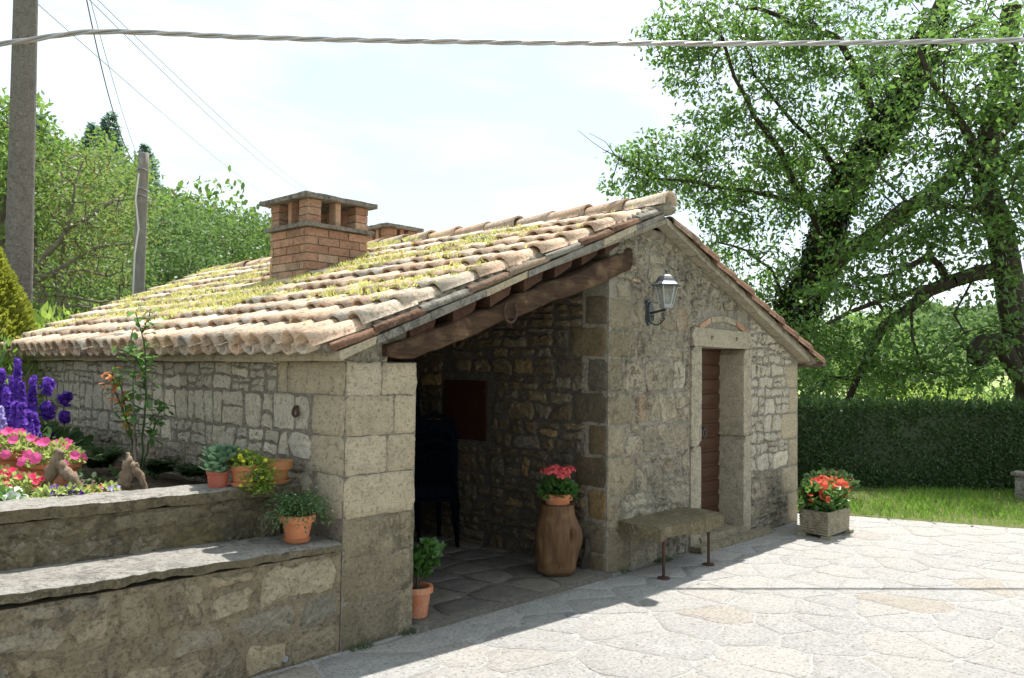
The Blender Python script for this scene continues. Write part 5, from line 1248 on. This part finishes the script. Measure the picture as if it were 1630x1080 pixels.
# coral kalanchoe on the hollow log in the porch
lc=onz(886,912,.045)
lg=thing('hollow_log','polished hollow tree log used as a plant stand at the porch mouth','log',tuple(lc))
prof=[(.0,0),(.15,0),(.175,.025),(.195,.12),(.20,.22),(.195,.33),(.178,.41),(.163,.46),(.157,.50),(.158,.535),(.12,.54),(0,.538)]
prof=[(np.interp(s,np.arange(len(prof)),[p[0] for p in prof]),np.interp(s,np.arange(len(prof)),[p[1] for p in prof])) for s in np.linspace(0,len(prof)-1,80)]
V=[];n=80
vr=RM[:,0]
for (r_,z) in prof:
    for j in range(n):
        a=2*math.pi*j/n; d=np.array([math.cos(a),math.sin(a),0]); p=lc+d*r_*.86*(1+.09*vn(np.array([[d[0]*1.6,d[1]*1.6,z*3]]))[0]+.03*vn(np.array([[d[0]*5,d[1]*5,z*9]]))[0])+np.array([0,0,z]); 
        sd=d.dot(np.array([vr[0],vr[1],0])/np.hypot(vr[0],vr[1])); fr_=d.dot(-np.array([.73,.68,0])); bul=max(0,sd)**3*math.exp(-((z-.29)/.12)**2)*.035; p=p+d*bul
        hole=min(1,1.6*math.exp(-(((sd-.66)/.075)**2)) * math.exp(-((z-.31)/.042)**2)*(fr_>0)); p=p-d*.08*hole
        V.append(p)
Fc=[(i*n+j,i*n+(j+1)%n,(i+1)*n+(j+1)%n,(i+1)*n+j) for i in range(79) for j in range(n)]
MB().add(V,Fc).out('log_body',M['stump'],lg,smooth=True)
lg2=thing('bark_slab','broken piece of bark leaning on the porch corner behind the hollow log','bark',(5.36,4.10,.05))
V=[];n=8
for i in range(9):
    z=i/8*.24
    for j in range(n):
        a=2*math.pi*j/n; V.append((5.34+.05*math.cos(a)*(1-.5*i/8)+.03*i/8,4.14+.022*math.sin(a)+.01*math.sin(i),.045+z))
MB().add(V,[(i*n+j,i*n+(j+1)%n,(i+1)*n+(j+1)%n,(i+1)*n+j) for i in range(8) for j in range(n)]+[tuple(range(8*n,9*n))]).out('bark_piece',M['bark'],lg2)
k=thing('potted_kalanchoe','coral pink kalanchoe in a low terracotta bowl on top of the log','potted plant',tuple(lc+np.array([0,0,.538])))
tp=pot(k,lc+np.array([0,0,.536]),.115,.092,.085,rim=.004,rimh=.05)
foliage(k,tp-np.array([0,0,.02]),.135,.13,380,'shrubleaf',.05,LEAFW,up=.2)
for i in range(9):
    a=i*2.4; rr=.125*math.sqrt((i+.3)/9); c=tp+np.array([rr*math.cos(a),rr*math.sin(a),.135+.03*math.cos(rr*9)+rnd.uniform(-.015,.02)])
    m_=34; q=rv(m_); q[:,2]=np.abs(q[:,2]); u=empty('flower_head',c,k); blossom_mass(u,'florets','salmonp',c+q*np.array([.048,.048,.036]),q+rv(m_)*.3,np.full(m_,.0145),4)
# potted shrub beside the pier
c=np.array([3.53,4.10,.045]); k=thing('potted_shrub','leafy green shrub in a terracotta pot half hidden by the pier','potted plant',tuple(c)); tp=pot(k,c,.095,.07,.19,rim=.01)
X=[];
for i in range(14):
    a=rnd.uniform(0,6.28); e=tp+np.array([rnd.uniform(.06,.22)*math.cos(a),rnd.uniform(.06,.22)*math.sin(a),rnd.uniform(.12,.30)]); MB().tube([tp-np.array([0,0,.03]),(tp+e)/2+np.array([0,0,.04]),e],.003,4).out('stem',M['twig'],k)
    for s_ in np.linspace(.35,1.05,7):
        X.append(tp*(1-s_)+e*s_+np.array([0,0,.04*math.sin(s_*3)]))
X=np.repeat(np.array(X),4,0); q=rv(len(X)); scatter('leaves',*LEAFW,X,q+np.array([0,0,.5]),rv(len(X))+np.array([0,0,1.]),.055+.03*rg.random(len(X)),M['shrubleaf'],k)
# pots on the parapet
c=onz(346,777,.935); c=np.array([2.36,4.50,.93]); k=thing('potted_succulent','blue green rosette succulent in a brown plastic pot, first on the parapet','potted plant',tuple(c)); tp=pot(k,c,.062,.052,.095,'plastic',rim=.003,rimh=.02)
def rosette(c,R,n,mat,par):
    P=[];D=[];N=[];S=[]
    for i in range(n):
        a=i*2.399; t=i/n; el=1.25-1.15*t; d=np.array([math.cos(a)*math.cos(el),math.sin(a)*math.cos(el),math.sin(el)]); P.append(c+d*R*.08);D.append(d);N.append(np.array([-math.cos(a)*math.sin(el),-math.sin(a)*math.sin(el),math.cos(el)]));S.append(R*(.55+.5*t))
    tv=[(0,.07,0),(0,-.07,0),(.55,.24,.06),(.55,-.24,.06),(.55,0,-.02),(.9,.2,.12),(.9,-.2,.12),(1.02,0,.16),(.5,0,-.08)]
    tf=[(0,4,2),(0,1,4),(1,3,4),(4,5,2),(4,7,5),(4,6,7),(4,3,6)]
    scatter('rosette',tv,tf,P,D,N,np.array(S),M[mat],par)
for (dx,dy,dz,R) in ((0,0,.02,.13),(.05,-.02,.05,.11),(-.06,-.04,.0,.09),(.02,.05,.07,.11),(-.02,-.06,-.01,.08),(.09,.04,.07,.10)): rosette(tp+np.array([dx,dy,dz]),R,22,'succ',k)
c=np.array([2.49,4.44,.935]); k=thing('potted_stonecrop','yellow flowering trailing stonecrop in a terracotta pot on the parapet','potted plant',tuple(c)); tp=pot(k,c,.082,.06,.115,'tcut',rim=.006,rimh=.035,sau=.085)
n=900; q=rv(n); q[:,2]=np.abs(q[:,2]); P=tp+q*np.array([.115,.115,.085])*(.3+.7*rg.random(n)[:,None]); 
m_=800; a=rg.normal(size=m_)*.55-.85; hgt_=rg.random(m_)**.8; P2=np.c_[tp[0]+.085*np.cos(a)+.03*rg.normal(size=m_),tp[1]-.06-.05*np.abs(rg.normal(size=m_)),tp[2]+.04-.20*hgt_]
scatter('trailing_foliage',*LEAF,np.vstack([P,P2]),rv(n+m_)+np.array([.1,-.2,.1]),rv(n+m_),.016+.014*rg.random(n+m_),M['yelgreen'],k)
sel=np.vstack([P[:34]+np.array([0,0,.02]),P2[:22]]); blossoms(k,'blossom','yellowp',sel,rv(len(sel))*.5+np.array([-.3,-.5,.8]),np.full(len(sel),.012))
c=np.array([2.70,4.46,.93]); k=thing('empty_flowerpot','stained empty terracotta pot on a saucer, last on the parapet','flowerpot',tuple(c)); pot(k,c,.098,.072,.125,'tcold',rim=.008,rimh=.05,sau=.10)
c=np.array([2.655,4.13,.635]); k=thing('potted_herb','feathery green herb in a new terracotta pot on the lower ledge','potted plant',tuple(c)); tp=pot(k,c,.092,.062,.145,'tcut',rim=.008,rimh=.04,sau=.078)
P=[];D=[]
for i in range(150):
    a=rnd.uniform(0,6.28); R=rnd.uniform(.03,.19); pk=rnd.uniform(.05,.13); st=tp+np.array([.05*math.cos(a)*rnd.random(),.05*math.sin(a)*rnd.random(),-.02])
    for t in np.linspace(.1,1,13):
        P.append(st+np.array([R*math.cos(a)*t,R*math.sin(a)*t,4*pk*t*(1-t*.80)-.10*t*t*(R/.19)])); D.append((math.cos(a),math.sin(a),.6-t))
P=np.array(P)+rg.normal(size=(len(P),3))*.004; scatter('foliage',*LEAF,P,np.array(D)+rv(len(P))*.8,rv(len(P)),.018+.012*rg.random(len(P)),M['herb'],k)
sel=P[rg.integers(0,len(P),14)]+np.array([0,0,.03]); blossoms(k,'blossom','whitep',sel,rv(14)+np.array([0,0,1]),np.full(14,.006))
# concrete planter with begonias
pc=np.array([8.16,3.31]); t=thing('concrete_planter','ribbed concrete trough planter full of scarlet begonias at the house corner','planter',(8.42,3.47,0))
A,B,C_2,D_=[onz(*p)[:2] for p in ((1271,852),(1318,861),(1354,848))]+[None]
w1=A-B; w2=C_2-B; D_=B+w1+w2; ctr=(A+C_2)/2
nl_=9; H=.255
def q4(s): return [ctr+(p-ctr)*s for p in (B,C_2,D_,A)]
mb=MB(); V=[]
for i in range(nl_*2+1):
    z=.03+(H-.03)*i/(nl_*2); s=1.0 if i%2 else .965
    V+= [(p[0],p[1],z) for p in q4(s*(.95+.05*z/H))]
Fc=[(i*4+j,i*4+(j+1)%4,(i+1)*4+(j+1)%4,(i+1)*4+j) for i in range(nl_*2) for j in range(4)]; kq=nl_*2*4
V+=[(p[0],p[1],H+.012) for p in q4(1.0)]+[(p[0],p[1],H+.012) for p in q4(.90)]+[(p[0],p[1],H-.04) for p in q4(.88)]
Fc+=[(kq+j,kq+(j+1)%4,kq+4+(j+1)%4,kq+4+j) for j in range(4)]+[(kq+4+j,kq+4+(j+1)%4,kq+8+(j+1)%4,kq+8+j) for j in range(4)]+[(kq+8+j,kq+8+(j+1)%4,kq+12+(j+1)%4,kq+12+j) for j in range(4)]+[(3,2,1,0)]
mb.add(V,Fc).out('trough',M['planter'],t)
for p in q4(.86): MB().box((p[0]-.05,p[1]-.05,-.004),(p[0]+.05,p[1]+.05,.032)).out('foot',M['planter'],t)
MB().add([(p[0],p[1],H-.02) for p in q4(.89)],[(0,1,2,3)]).out('soil',M['soil'],t)
n=1100; uv=rg.random((n,2)); base_=B+np.outer(uv[:,0]*.9+.05,w2)+np.outer(uv[:,1]*.8+.1,w1); hh=rg.random(n)*.24; P=np.c_[base_+rg.normal(size=(n,2))*.03,H+hh]
scatter('foliage',*LEAFW,P,rv(n)+np.array([0,0,.4]),rv(n)+np.array([0,0,1]),.06+.05*rg.random(n),M['rose'],t)
n=70; uv=rg.random((n,2)); base_=B+np.outer(uv[:,0]*1.05-.02,w2)+np.outer(uv[:,1]*.9,w1); P=np.c_[base_,H+.10+.20*rg.random(n)]
blossoms(t,'blossom','scarlet',P,rv(n)+np.array([-.4,-.6,.8]),.034+.022*rg.random(n))
# geranium bowl behind it
c=onz(1325,806,.0); c=np.array([9.95,4.05,0.]); c=onz(1322,797,0.); k=thing('potted_geranium','red geranium in a wide terracotta bowl on the grass behind the planter','potted plant',tuple(c)); tp=pot(k,c,.24,.17,.20,'tcut',rim=.012,rimh=.06)
foliage(k,tp,.30,.16,420,'fern',.07,LEAFW); n=26; q=rv(n); q[:,2]=np.abs(q[:,2]); blossoms(k,'blossom','redp',tp+q*np.array([.28,.28,.17]),q+np.array([-.4,-.4,.5]),np.full(n,.02))
# stone pillar at the right border
c=onz(1634,797,0.); t=thing('stone_pedestal','small grey stone pedestal with a flat cap on the lawn by the hedge','pedestal',tuple(c)); MB().box((c[0]-.11,c[1]-.11,0),(c[0]+.11,c[1]+.11,.33)).out('shaft',M['concrete'],t); MB().box((c[0]-.15,c[1]-.15,.332),(c[0]+.15,c[1]+.15,.37)).out('cap',M['concrete'],t)
# little metal cover in the paving
c=onz(912,980,.003); t=thing('drain_cover','small round metal drain cover set in the shaded paving','drain cover',tuple(c)); MB().lathe([(0,.006),(.045,.006),(.05,.0),(.05,-.01)],tuple(c),18).out('lid',M['silver'],t)
# stacked plastic chairs in the dark of the porch
def chairgeo():
    mb=MB(); mb.box((-.21,-.21,.40),(.21,.21,.43))
    for i in range(5): mb.box((-.205+.083*i,.185,.44),(-.127+.083*i,.215,.80))
    mb.tube([(-.22,.19,.43),(-.22,.21,.66),(-.17,.22,.80),(0,.23,.85),(.17,.22,.80),(.22,.21,.66),(.22,.19,.43)],.022,6)
    return mb
legs=[MB().tube([(sx*.2,sy*.2,.41),(sx*.24,sy*.25,0)],[.024,.017],6) for sx in (-1,1) for sy in (-1,1)]
arms=[MB().tube([(s*.22,.20,.62),(s*.26,0,.64),(s*.25,-.2,.62),(s*.21,-.21,.42)],.018,6) for s in (-1,1)]
cm=mesh('chair_seat',chairgeo().v,chairgeo().f); lm=[mesh('chair_leg',l.v,l.f) for l in legs]; am=[mesh('chair_arm',l.v,l.f) for l in arms]
for me in [cm]+lm+am: me.materials.append(M['navy'])
lv=['lowest','second from the bottom','third from the bottom','fourth from the bottom','fifth from the bottom','sixth from the bottom','topmost']
for si,(sx,sy,ns) in enumerate(((5.02,5.75,4),(4.78,6.05,7))):
    for k_ in range(ns):
        z=.045+k_*.11+ (.25 if si else 0)*0
        t=thing('plastic_chair','dark blue plastic chair, %s in the %s stack inside the porch'%(lv[k_] if k_<ns-1 else 'topmost',('nearer lower','rear taller')[si]),'chair',(sx,sy,z+(.35 if si else 0)*0),'stacked chairs in the porch')
        rz=-.4+si*.5
        for me,nm in [(cm,'seat')]+[(m_,'leg') for m_ in lm]+[(m_,'armrest') for m_ in am]:
            o=bpy.data.objects.new(nm,me); col.objects.link(o); o.parent=t; o.rotation_euler=(0,0,rz+math.pi); 
# ---------------------------------------------------------------- flower bed
def ribpot(t,c,rt,rb,h):
    mb=MB(); n=48; prof=[(rb,0),(rt*.93,h*.78),(rt,h*.80),(rt+.008,h*.86),(rt+.008,h),(rt-.012,h),(rt-.02,h-.03)]; V=[]
    for i,(r_,z) in enumerate(prof):
        for j in range(n): a=2*math.pi*j/n; rr=r_*(1-(.022 if (i<2 and j%2) else 0)); V.append((c[0]+rr*math.cos(a),c[1]+rr*math.sin(a),c[2]+z))
    mb.add(V,[(i*n+j,i*n+(j+1)%n,(i+1)*n+(j+1)%n,(i+1)*n+j) for i in range(len(prof)-1) for j in range(n)]).out('ribbed_pot',M['tcut'],t)
    MB().lathe([(0,h-.02),(rt-.015,h-.03)],tuple(c),20).out('soil',M['soil'],t); return np.array([c[0],c[1],c[2]+h])
for (px,py,rt,lab,nb) in ((88,777,.135,'pink petunias in the ribbed terracotta pot nearest the parapet',13),(18,765,.16,'bright pink petunias in the larger ribbed pot at the far edge of the bed',20)):
    c=onz(px,py,.85); t=thing('potted_petunia',lab,'potted plant',tuple(c)); tp=ribpot(t,c,rt,rt*.72,rt*1.15)
    foliage(t,tp,rt*1.12,.14,420,'petleaf',.036,LEAFW,up=.4,down=.08)
    q=rv(nb); q[:,2]=np.abs(q[:,2])*.9; q[:,:2]-=RM[:2,2]*.3; blossoms(t,'blossom','pinkp',tp+q*np.array([rt*1.25,rt*1.25,.16]),q*.7+np.array([-.5,-.6,.4]),.030+.010*rg.random(nb))
# planter base under far pot
c=onz(60,815,.86)
def rootpiece(name,label,px,py,wpx,hpx,seed,hole):
    D=np.linalg.norm(onz(px,py,.85)-CAM); b=onz(px,py,.85); W=wpx*D/F; Hh=hpx*D/F; t=thing(name,label,'root',tuple(b)); ux=RM[:,0]*np.array([1,1,0]); ux/=np.linalg.norm(ux); uy=np.array([-ux[1],ux[0],0])
    mb=MB(); r=random.Random(seed)
    def pt(u,w_,z): return b+ux*u*W+uy*w_*W+np.array([0,0,z*Hh])
    if hole:
        paths=[([(-.45,0,.0),(-.36,0,.22),(-.22,0,.42),(-.08,.0,.62),(-.02,0,.85),(0,0,1.)],[.10,.12,.13,.13,.10,.085]),([(.45,0,0),(.38,0,.3),(.26,.0,.48),(.10,0,.6),(0,0,.75)],[.09,.11,.12,.12,.10]),([(-.1,-.05,0),(.0,-.08,.12),(.25,-.1,.22),(.36,0,.3)],[.08,.08,.07,.08]),([(-.4,0,.15),(-.2,.05,.2),(0,.05,.18)],[.1,.1,.08])]
    else:
        paths=[([(-.22,0,.0),(-.20,0,.25),(-.10,0,.55),(-.06,0,.85),(-.10,0,1.)],[.17,.20,.19,.10,.04]),([(.48,0,0),(.42,0,.12),(.30,0,.38),(.12,0,.62),(0,0,.8)],[.05,.06,.09,.12,.10]),([(-.5,0,.0),(-.3,-.05,.1),(-.1,0,.3)],[.10,.13,.17]),([(.1,0,.5),(.14,0,.8)],[.1,.04])]
    for P,rr in paths:
        s=np.linspace(0,len(P)-1,14); Q=[pt(*[np.interp(q,range(len(P)),[p[i] for p in P]) for i in range(3)])+np.array([0,0,0])+rg.normal(size=3)*.004 for q in s]; R=[np.interp(q,range(len(P)),rr)*W*(1+r.uniform(-.12,.12)) for q in s]
        mb.tube(Q,R,10,sq=[1+r.uniform(-.13,.13) for _ in range(37)])
    mb.out('root_wood',M['drift'],t,smooth=True)
rootpiece('root_ornament','weathered root with a round hole in front of the pink petunias',92,796,64,70,3,True)
rootpiece('root_ornament','pointed weathered root standing at the foot of the rose bush',208,790,54,60,8,False)
for i,(px,py,s,lb) in enumerate(((148,785,.035,'small upright pale stone, the taller of two by the root'),(164,785,.030,'small brown stone beside the pale one in the flower bed'),(56,806,.05,'flat pale stone between the petunia pot and the pansies'))):
    c=onz(px,py,.86); mb=MB().ico(c,(s,s,s*(1.3 if i<2 else .6)),2,.12); tag(mb.out('garden_stone',M['limestone'],None,loc=tuple(c),smooth=False),lb,'stone')
# rose bush
c=onz(222,762,.86); t=thing('rose_bush','tall rose bush with young red leaves against the eaves wall','rose bush',tuple(c))
D0=np.linalg.norm(c-CAM)
canes=[[(216,745),(214,690),(212,640),(211,600)],[(224,745),(228,690),(232,620),(231,570),(226,530),(216,495)],[(228,745),(240,700),(250,665),(258,640)],[(218,740),(208,690),(200,660),(196,630),(190,600)],[(200,660),(190,640),(180,610),(176,590)],[(226,530),(236,510),(245,495)],[(232,620),(226,590),(215,570),(200,560)]]
P=[];Q=[];yp=[]
for ci,cn in enumerate(canes):
    pts_=[at(px,py,D0+.02*ci) for px,py in cn]; s=np.linspace(0,len(cn)-1,12); C=[np.array([np.interp(q,range(len(cn)),[p[i] for p in pts_]) for i in range(3)])+rg.normal(size=3)*.004 for q in s]
    MB().tube(C,np.linspace(.013 if ci==0 else .008,.0035,12),6).out('cane',M['palebark'] if ci==0 else M['fern'],t,smooth=True)
    for q in C[(4 if ci not in (3,) else 3):]:
        for _ in range(5):
            (yp if (ci in (4,5) and rnd.random()<.8) or (ci==3 and rnd.random()<.45) else P).append(q+rg.normal(size=3)*np.array([.035,.035,.03]))
def singles(parent,name,mat,P,s0,s1,tpl=LEAFW):
    key=name+'_'+mat; me=bpy.data.meshes.get(key)
    if me is None: me=mesh(key,*tpl); me.materials.append(M[mat])
    for p in P:
        d=rv(1)[0]*np.array([1,1,.6]); q=Vector(tuple(d)).to_track_quat('X','Z').to_euler(); o=bpy.data.objects.new(name,me); col.objects.link(o); o.parent=parent; o.location=tuple(p-WL[parent.name]); o.rotation_euler=q; s=rnd.uniform(s0,s1); o.scale=(s,s,s)
singles(t,'leaf','rose',P[:210],.05,.085); singles(t,'young_leaf','rosey',yp[:60],.035,.065)
# larkspur
G3='tall purple flower spikes'
def spike(px,pyb,pyt,D,mat,w_=.035,lab='',n=90):
    b=at(px,pyb,D); tpp=at(px,pyt,D); 
    return b,tpp
lk=thing('larkspur','mass of tall violet larkspur spikes left of the eaves wall','flowers',tuple(onz(45,730,.84)))
for (px,pb,ptp,D,mt) in ((4,700,590,7.6,'purplep'),(28,700,572,7.8,'purplep'),(38,700,610,7.5,'purplep'),(50,695,600,7.7,'purplep'),(24,700,640,7.2,'purplep'),(10,690,620,7.3,'purplep'),(34,690,642,7.1,'purplep'),(45,700,655,7.2,'purplep'),(56,700,660,7.3,'purplep'),(2,690,650,7.2,'lilacp'),(-14,700,590,7.5,'purplep'),(20,700,600,8.,'purplep')):
    b=at(px,pb,D); tpp=at(px+rnd.uniform(-4,4),ptp,D); s=empty('flower_spike',b,lk); MB().tube([b-np.array([0,0,.15]),tpp],[.006,.003],5).out('stalk',M['fern'],s)
    m_=int(np.linalg.norm(tpp-b)*330); q=rg.random(m_); dv=rv(m_)*np.array([1,1,.5]); P=b[None]*(1-q[:,None])+tpp[None]*q[:,None]+dv*(.040-.022*q)[:,None]; blossom_mass(s,'florets',mt,P,dv+rv(m_)*.4,.016+.007*rg.random(m_))
lk2=thing('larkspur','two separate violet larkspur stems standing against the eaves wall','flowers',tuple(onz(85,735,.84)))
for (px,D,bl) in ((76,7.7,((615,12),(655,13),(690,8))),(103,7.9,((636,9),(664,9)))):
    b=at(px,735,D); MB().tube([b,at(px-2,612,D)],[.007,.003],5).out('stalk',M['fern'],lk2)
    for (py,rp) in bl:
        c=at(px,py,D); rr=rp*D/F; m_=70; dv=rv(m_)*(.35+.65*rg.random(m_)[:,None]); u=empty('flower_cluster',c,lk2); blossom_mass(u,'florets','purplep',c+dv*rr*.85*np.array([.9,.9,1.25])+rg.normal(size=(m_,3))*.008,dv,.018+.008*rg.random(m_))
foliage(lk,onz(40,735,.84),.5,.28,1500,'fern',.07,LEAFW)
# ferns and low green along the wall
for (px,py,r_,h_,n,lb) in ((160,752,.30,.24,50,'arching fern clump at the wall foot behind the root ornaments'),(258,758,.16,.16,32,'small dark fern right of the rose bush'),(305,762,.16,.12,30,'low dark fern beside the succulent pot')):
    c=onz(px,py,.84); t=thing('fern',lb,'fern',tuple(c)); P=[];D=[];Nn=[];S=[]
    for i in range(n):
        a=rnd.uniform(0,6.28); R=r_*rnd.uniform(.5,1.1); hh=h_*rnd.uniform(.6,1.1); d=np.array([math.cos(a),math.sin(a),0]); sd=np.array([-d[1],d[0],0])
        for s_ in np.linspace(.15,1,14):
            p=c+d*R*s_+np.array([0,0,hh*(1.9*s_-1.2*s_*s_)])
            for sg in (-1,1): P.append(p);D.append(sd*sg+d*.4);Nn.append((0,0,1));S.append(.055*(1.1-s_)*1.2+.01)
    scatter('fronds',*LEAF,P,np.array(D),np.array(Nn)+rv(len(P))*.2,np.array(S),M['fern'],t)
# bedding flowers along the parapet
def bed(name,lab,px,py,r_,h_,lm,fm,nb,s,cat='flowers',n=260):
    c=onz(px,py,.86); t=thing(name,lab,cat,tuple(c)); foliage(t,c,r_,h_,n,lm,.032,LEAFW,up=.3); q=rv(nb); q[:,2]=np.abs(q[:,2])*.8+.3; blossoms(t,'blossom',fm,c+q*np.array([r_*.95,r_*.95,h_*.95]),q*.5+np.array([-.35,-.35,.5]),s*(.8+.4*rg.random(nb))); return t
bed('peony','large white peony blooms at the left end of the parapet',8,808,.09,.09,'rose','whitep',8,.038)
bed('pinks','crimson pinks between the white peony and the petunia pot',40,795,.13,.13,'petleaf','crimson',22,.022)
bed('pinks','red carnations close behind the white peony',4,780,.16,.12,'petleaf','crimson',20,.022)
bed('pansies','deep violet pansies on bright leaves in front of the root ornament',80,803,.10,.085,'petleaf','pansy',10,.026)
bed('pansies','dark violet pansies in the gap under the holed root',116,799,.09,.08,'petleaf','pansy',9,.026)
bed('bedding_flowers','small scarlet flowers on the parapet edge beside the lilac ones',150,795,.055,.07,'petleaf','redp',7,.022,n=120)
bed('bedding_flowers','lilac and white flowers leaning over the parapet near the pointed root',172,793,.055,.075,'petleaf','lilacp',9,.022,n=120)
n=2600; P=np.c_[rg.uniform(-1,2.7,n),rg.uniform(4.68,8.8,n),np.zeros(n)]; P=P[vn(P*2.3)>.05]; P[:,2]=.80+.06*rg.random(len(P)); P=np.repeat(P,4,0)+rg.normal(size=(len(P)*4,3))*.02
kind(scatter('ground_cover',*LEAFW,P,rv(len(P))+np.array([0,0,.8]),rv(len(P))+np.array([0,0,1]),.03+.03*rg.random(len(P)),M['fern'],None),'stuff')

# litter and small weeds where the paving meets the walls
n=420; u=rg.random(n); xx=2.9+u*6.0; P=np.c_[xx,YG-.02-.05*rg.random(n)**2*1.2,np.full(n,.002)]; cl_=vn(P*np.array([5.,1,1]))>.25; P=P[cl_&~((xx>3.4)&(xx<5.45))]; P=np.repeat(P,5,0)+np.c_[rg.normal(size=(len(P)*5,2))*.010,np.zeros(len(P)*5)]
kind(scatter('wall_foot_weeds',*BLADE,P,np.c_[rg.normal(size=(len(P),2))*.6,np.ones(len(P))],rv(len(P)),.02+.03*rg.random(len(P)),M['fern'],None),'stuff')
n=700; P=np.c_[rg.uniform(1.5,10,n),YG-.1-rg.random(n)**1.6*4,np.full(n,.0035)]
kind(scatter('leaf_litter',*LEAF,P,np.c_[rg.normal(size=(n,2)),np.zeros(n)],np.c_[rg.normal(size=(n,2))*.15,np.ones(n)],.008+.018*rg.random(n),M['dryleaf'],None),'stuff')
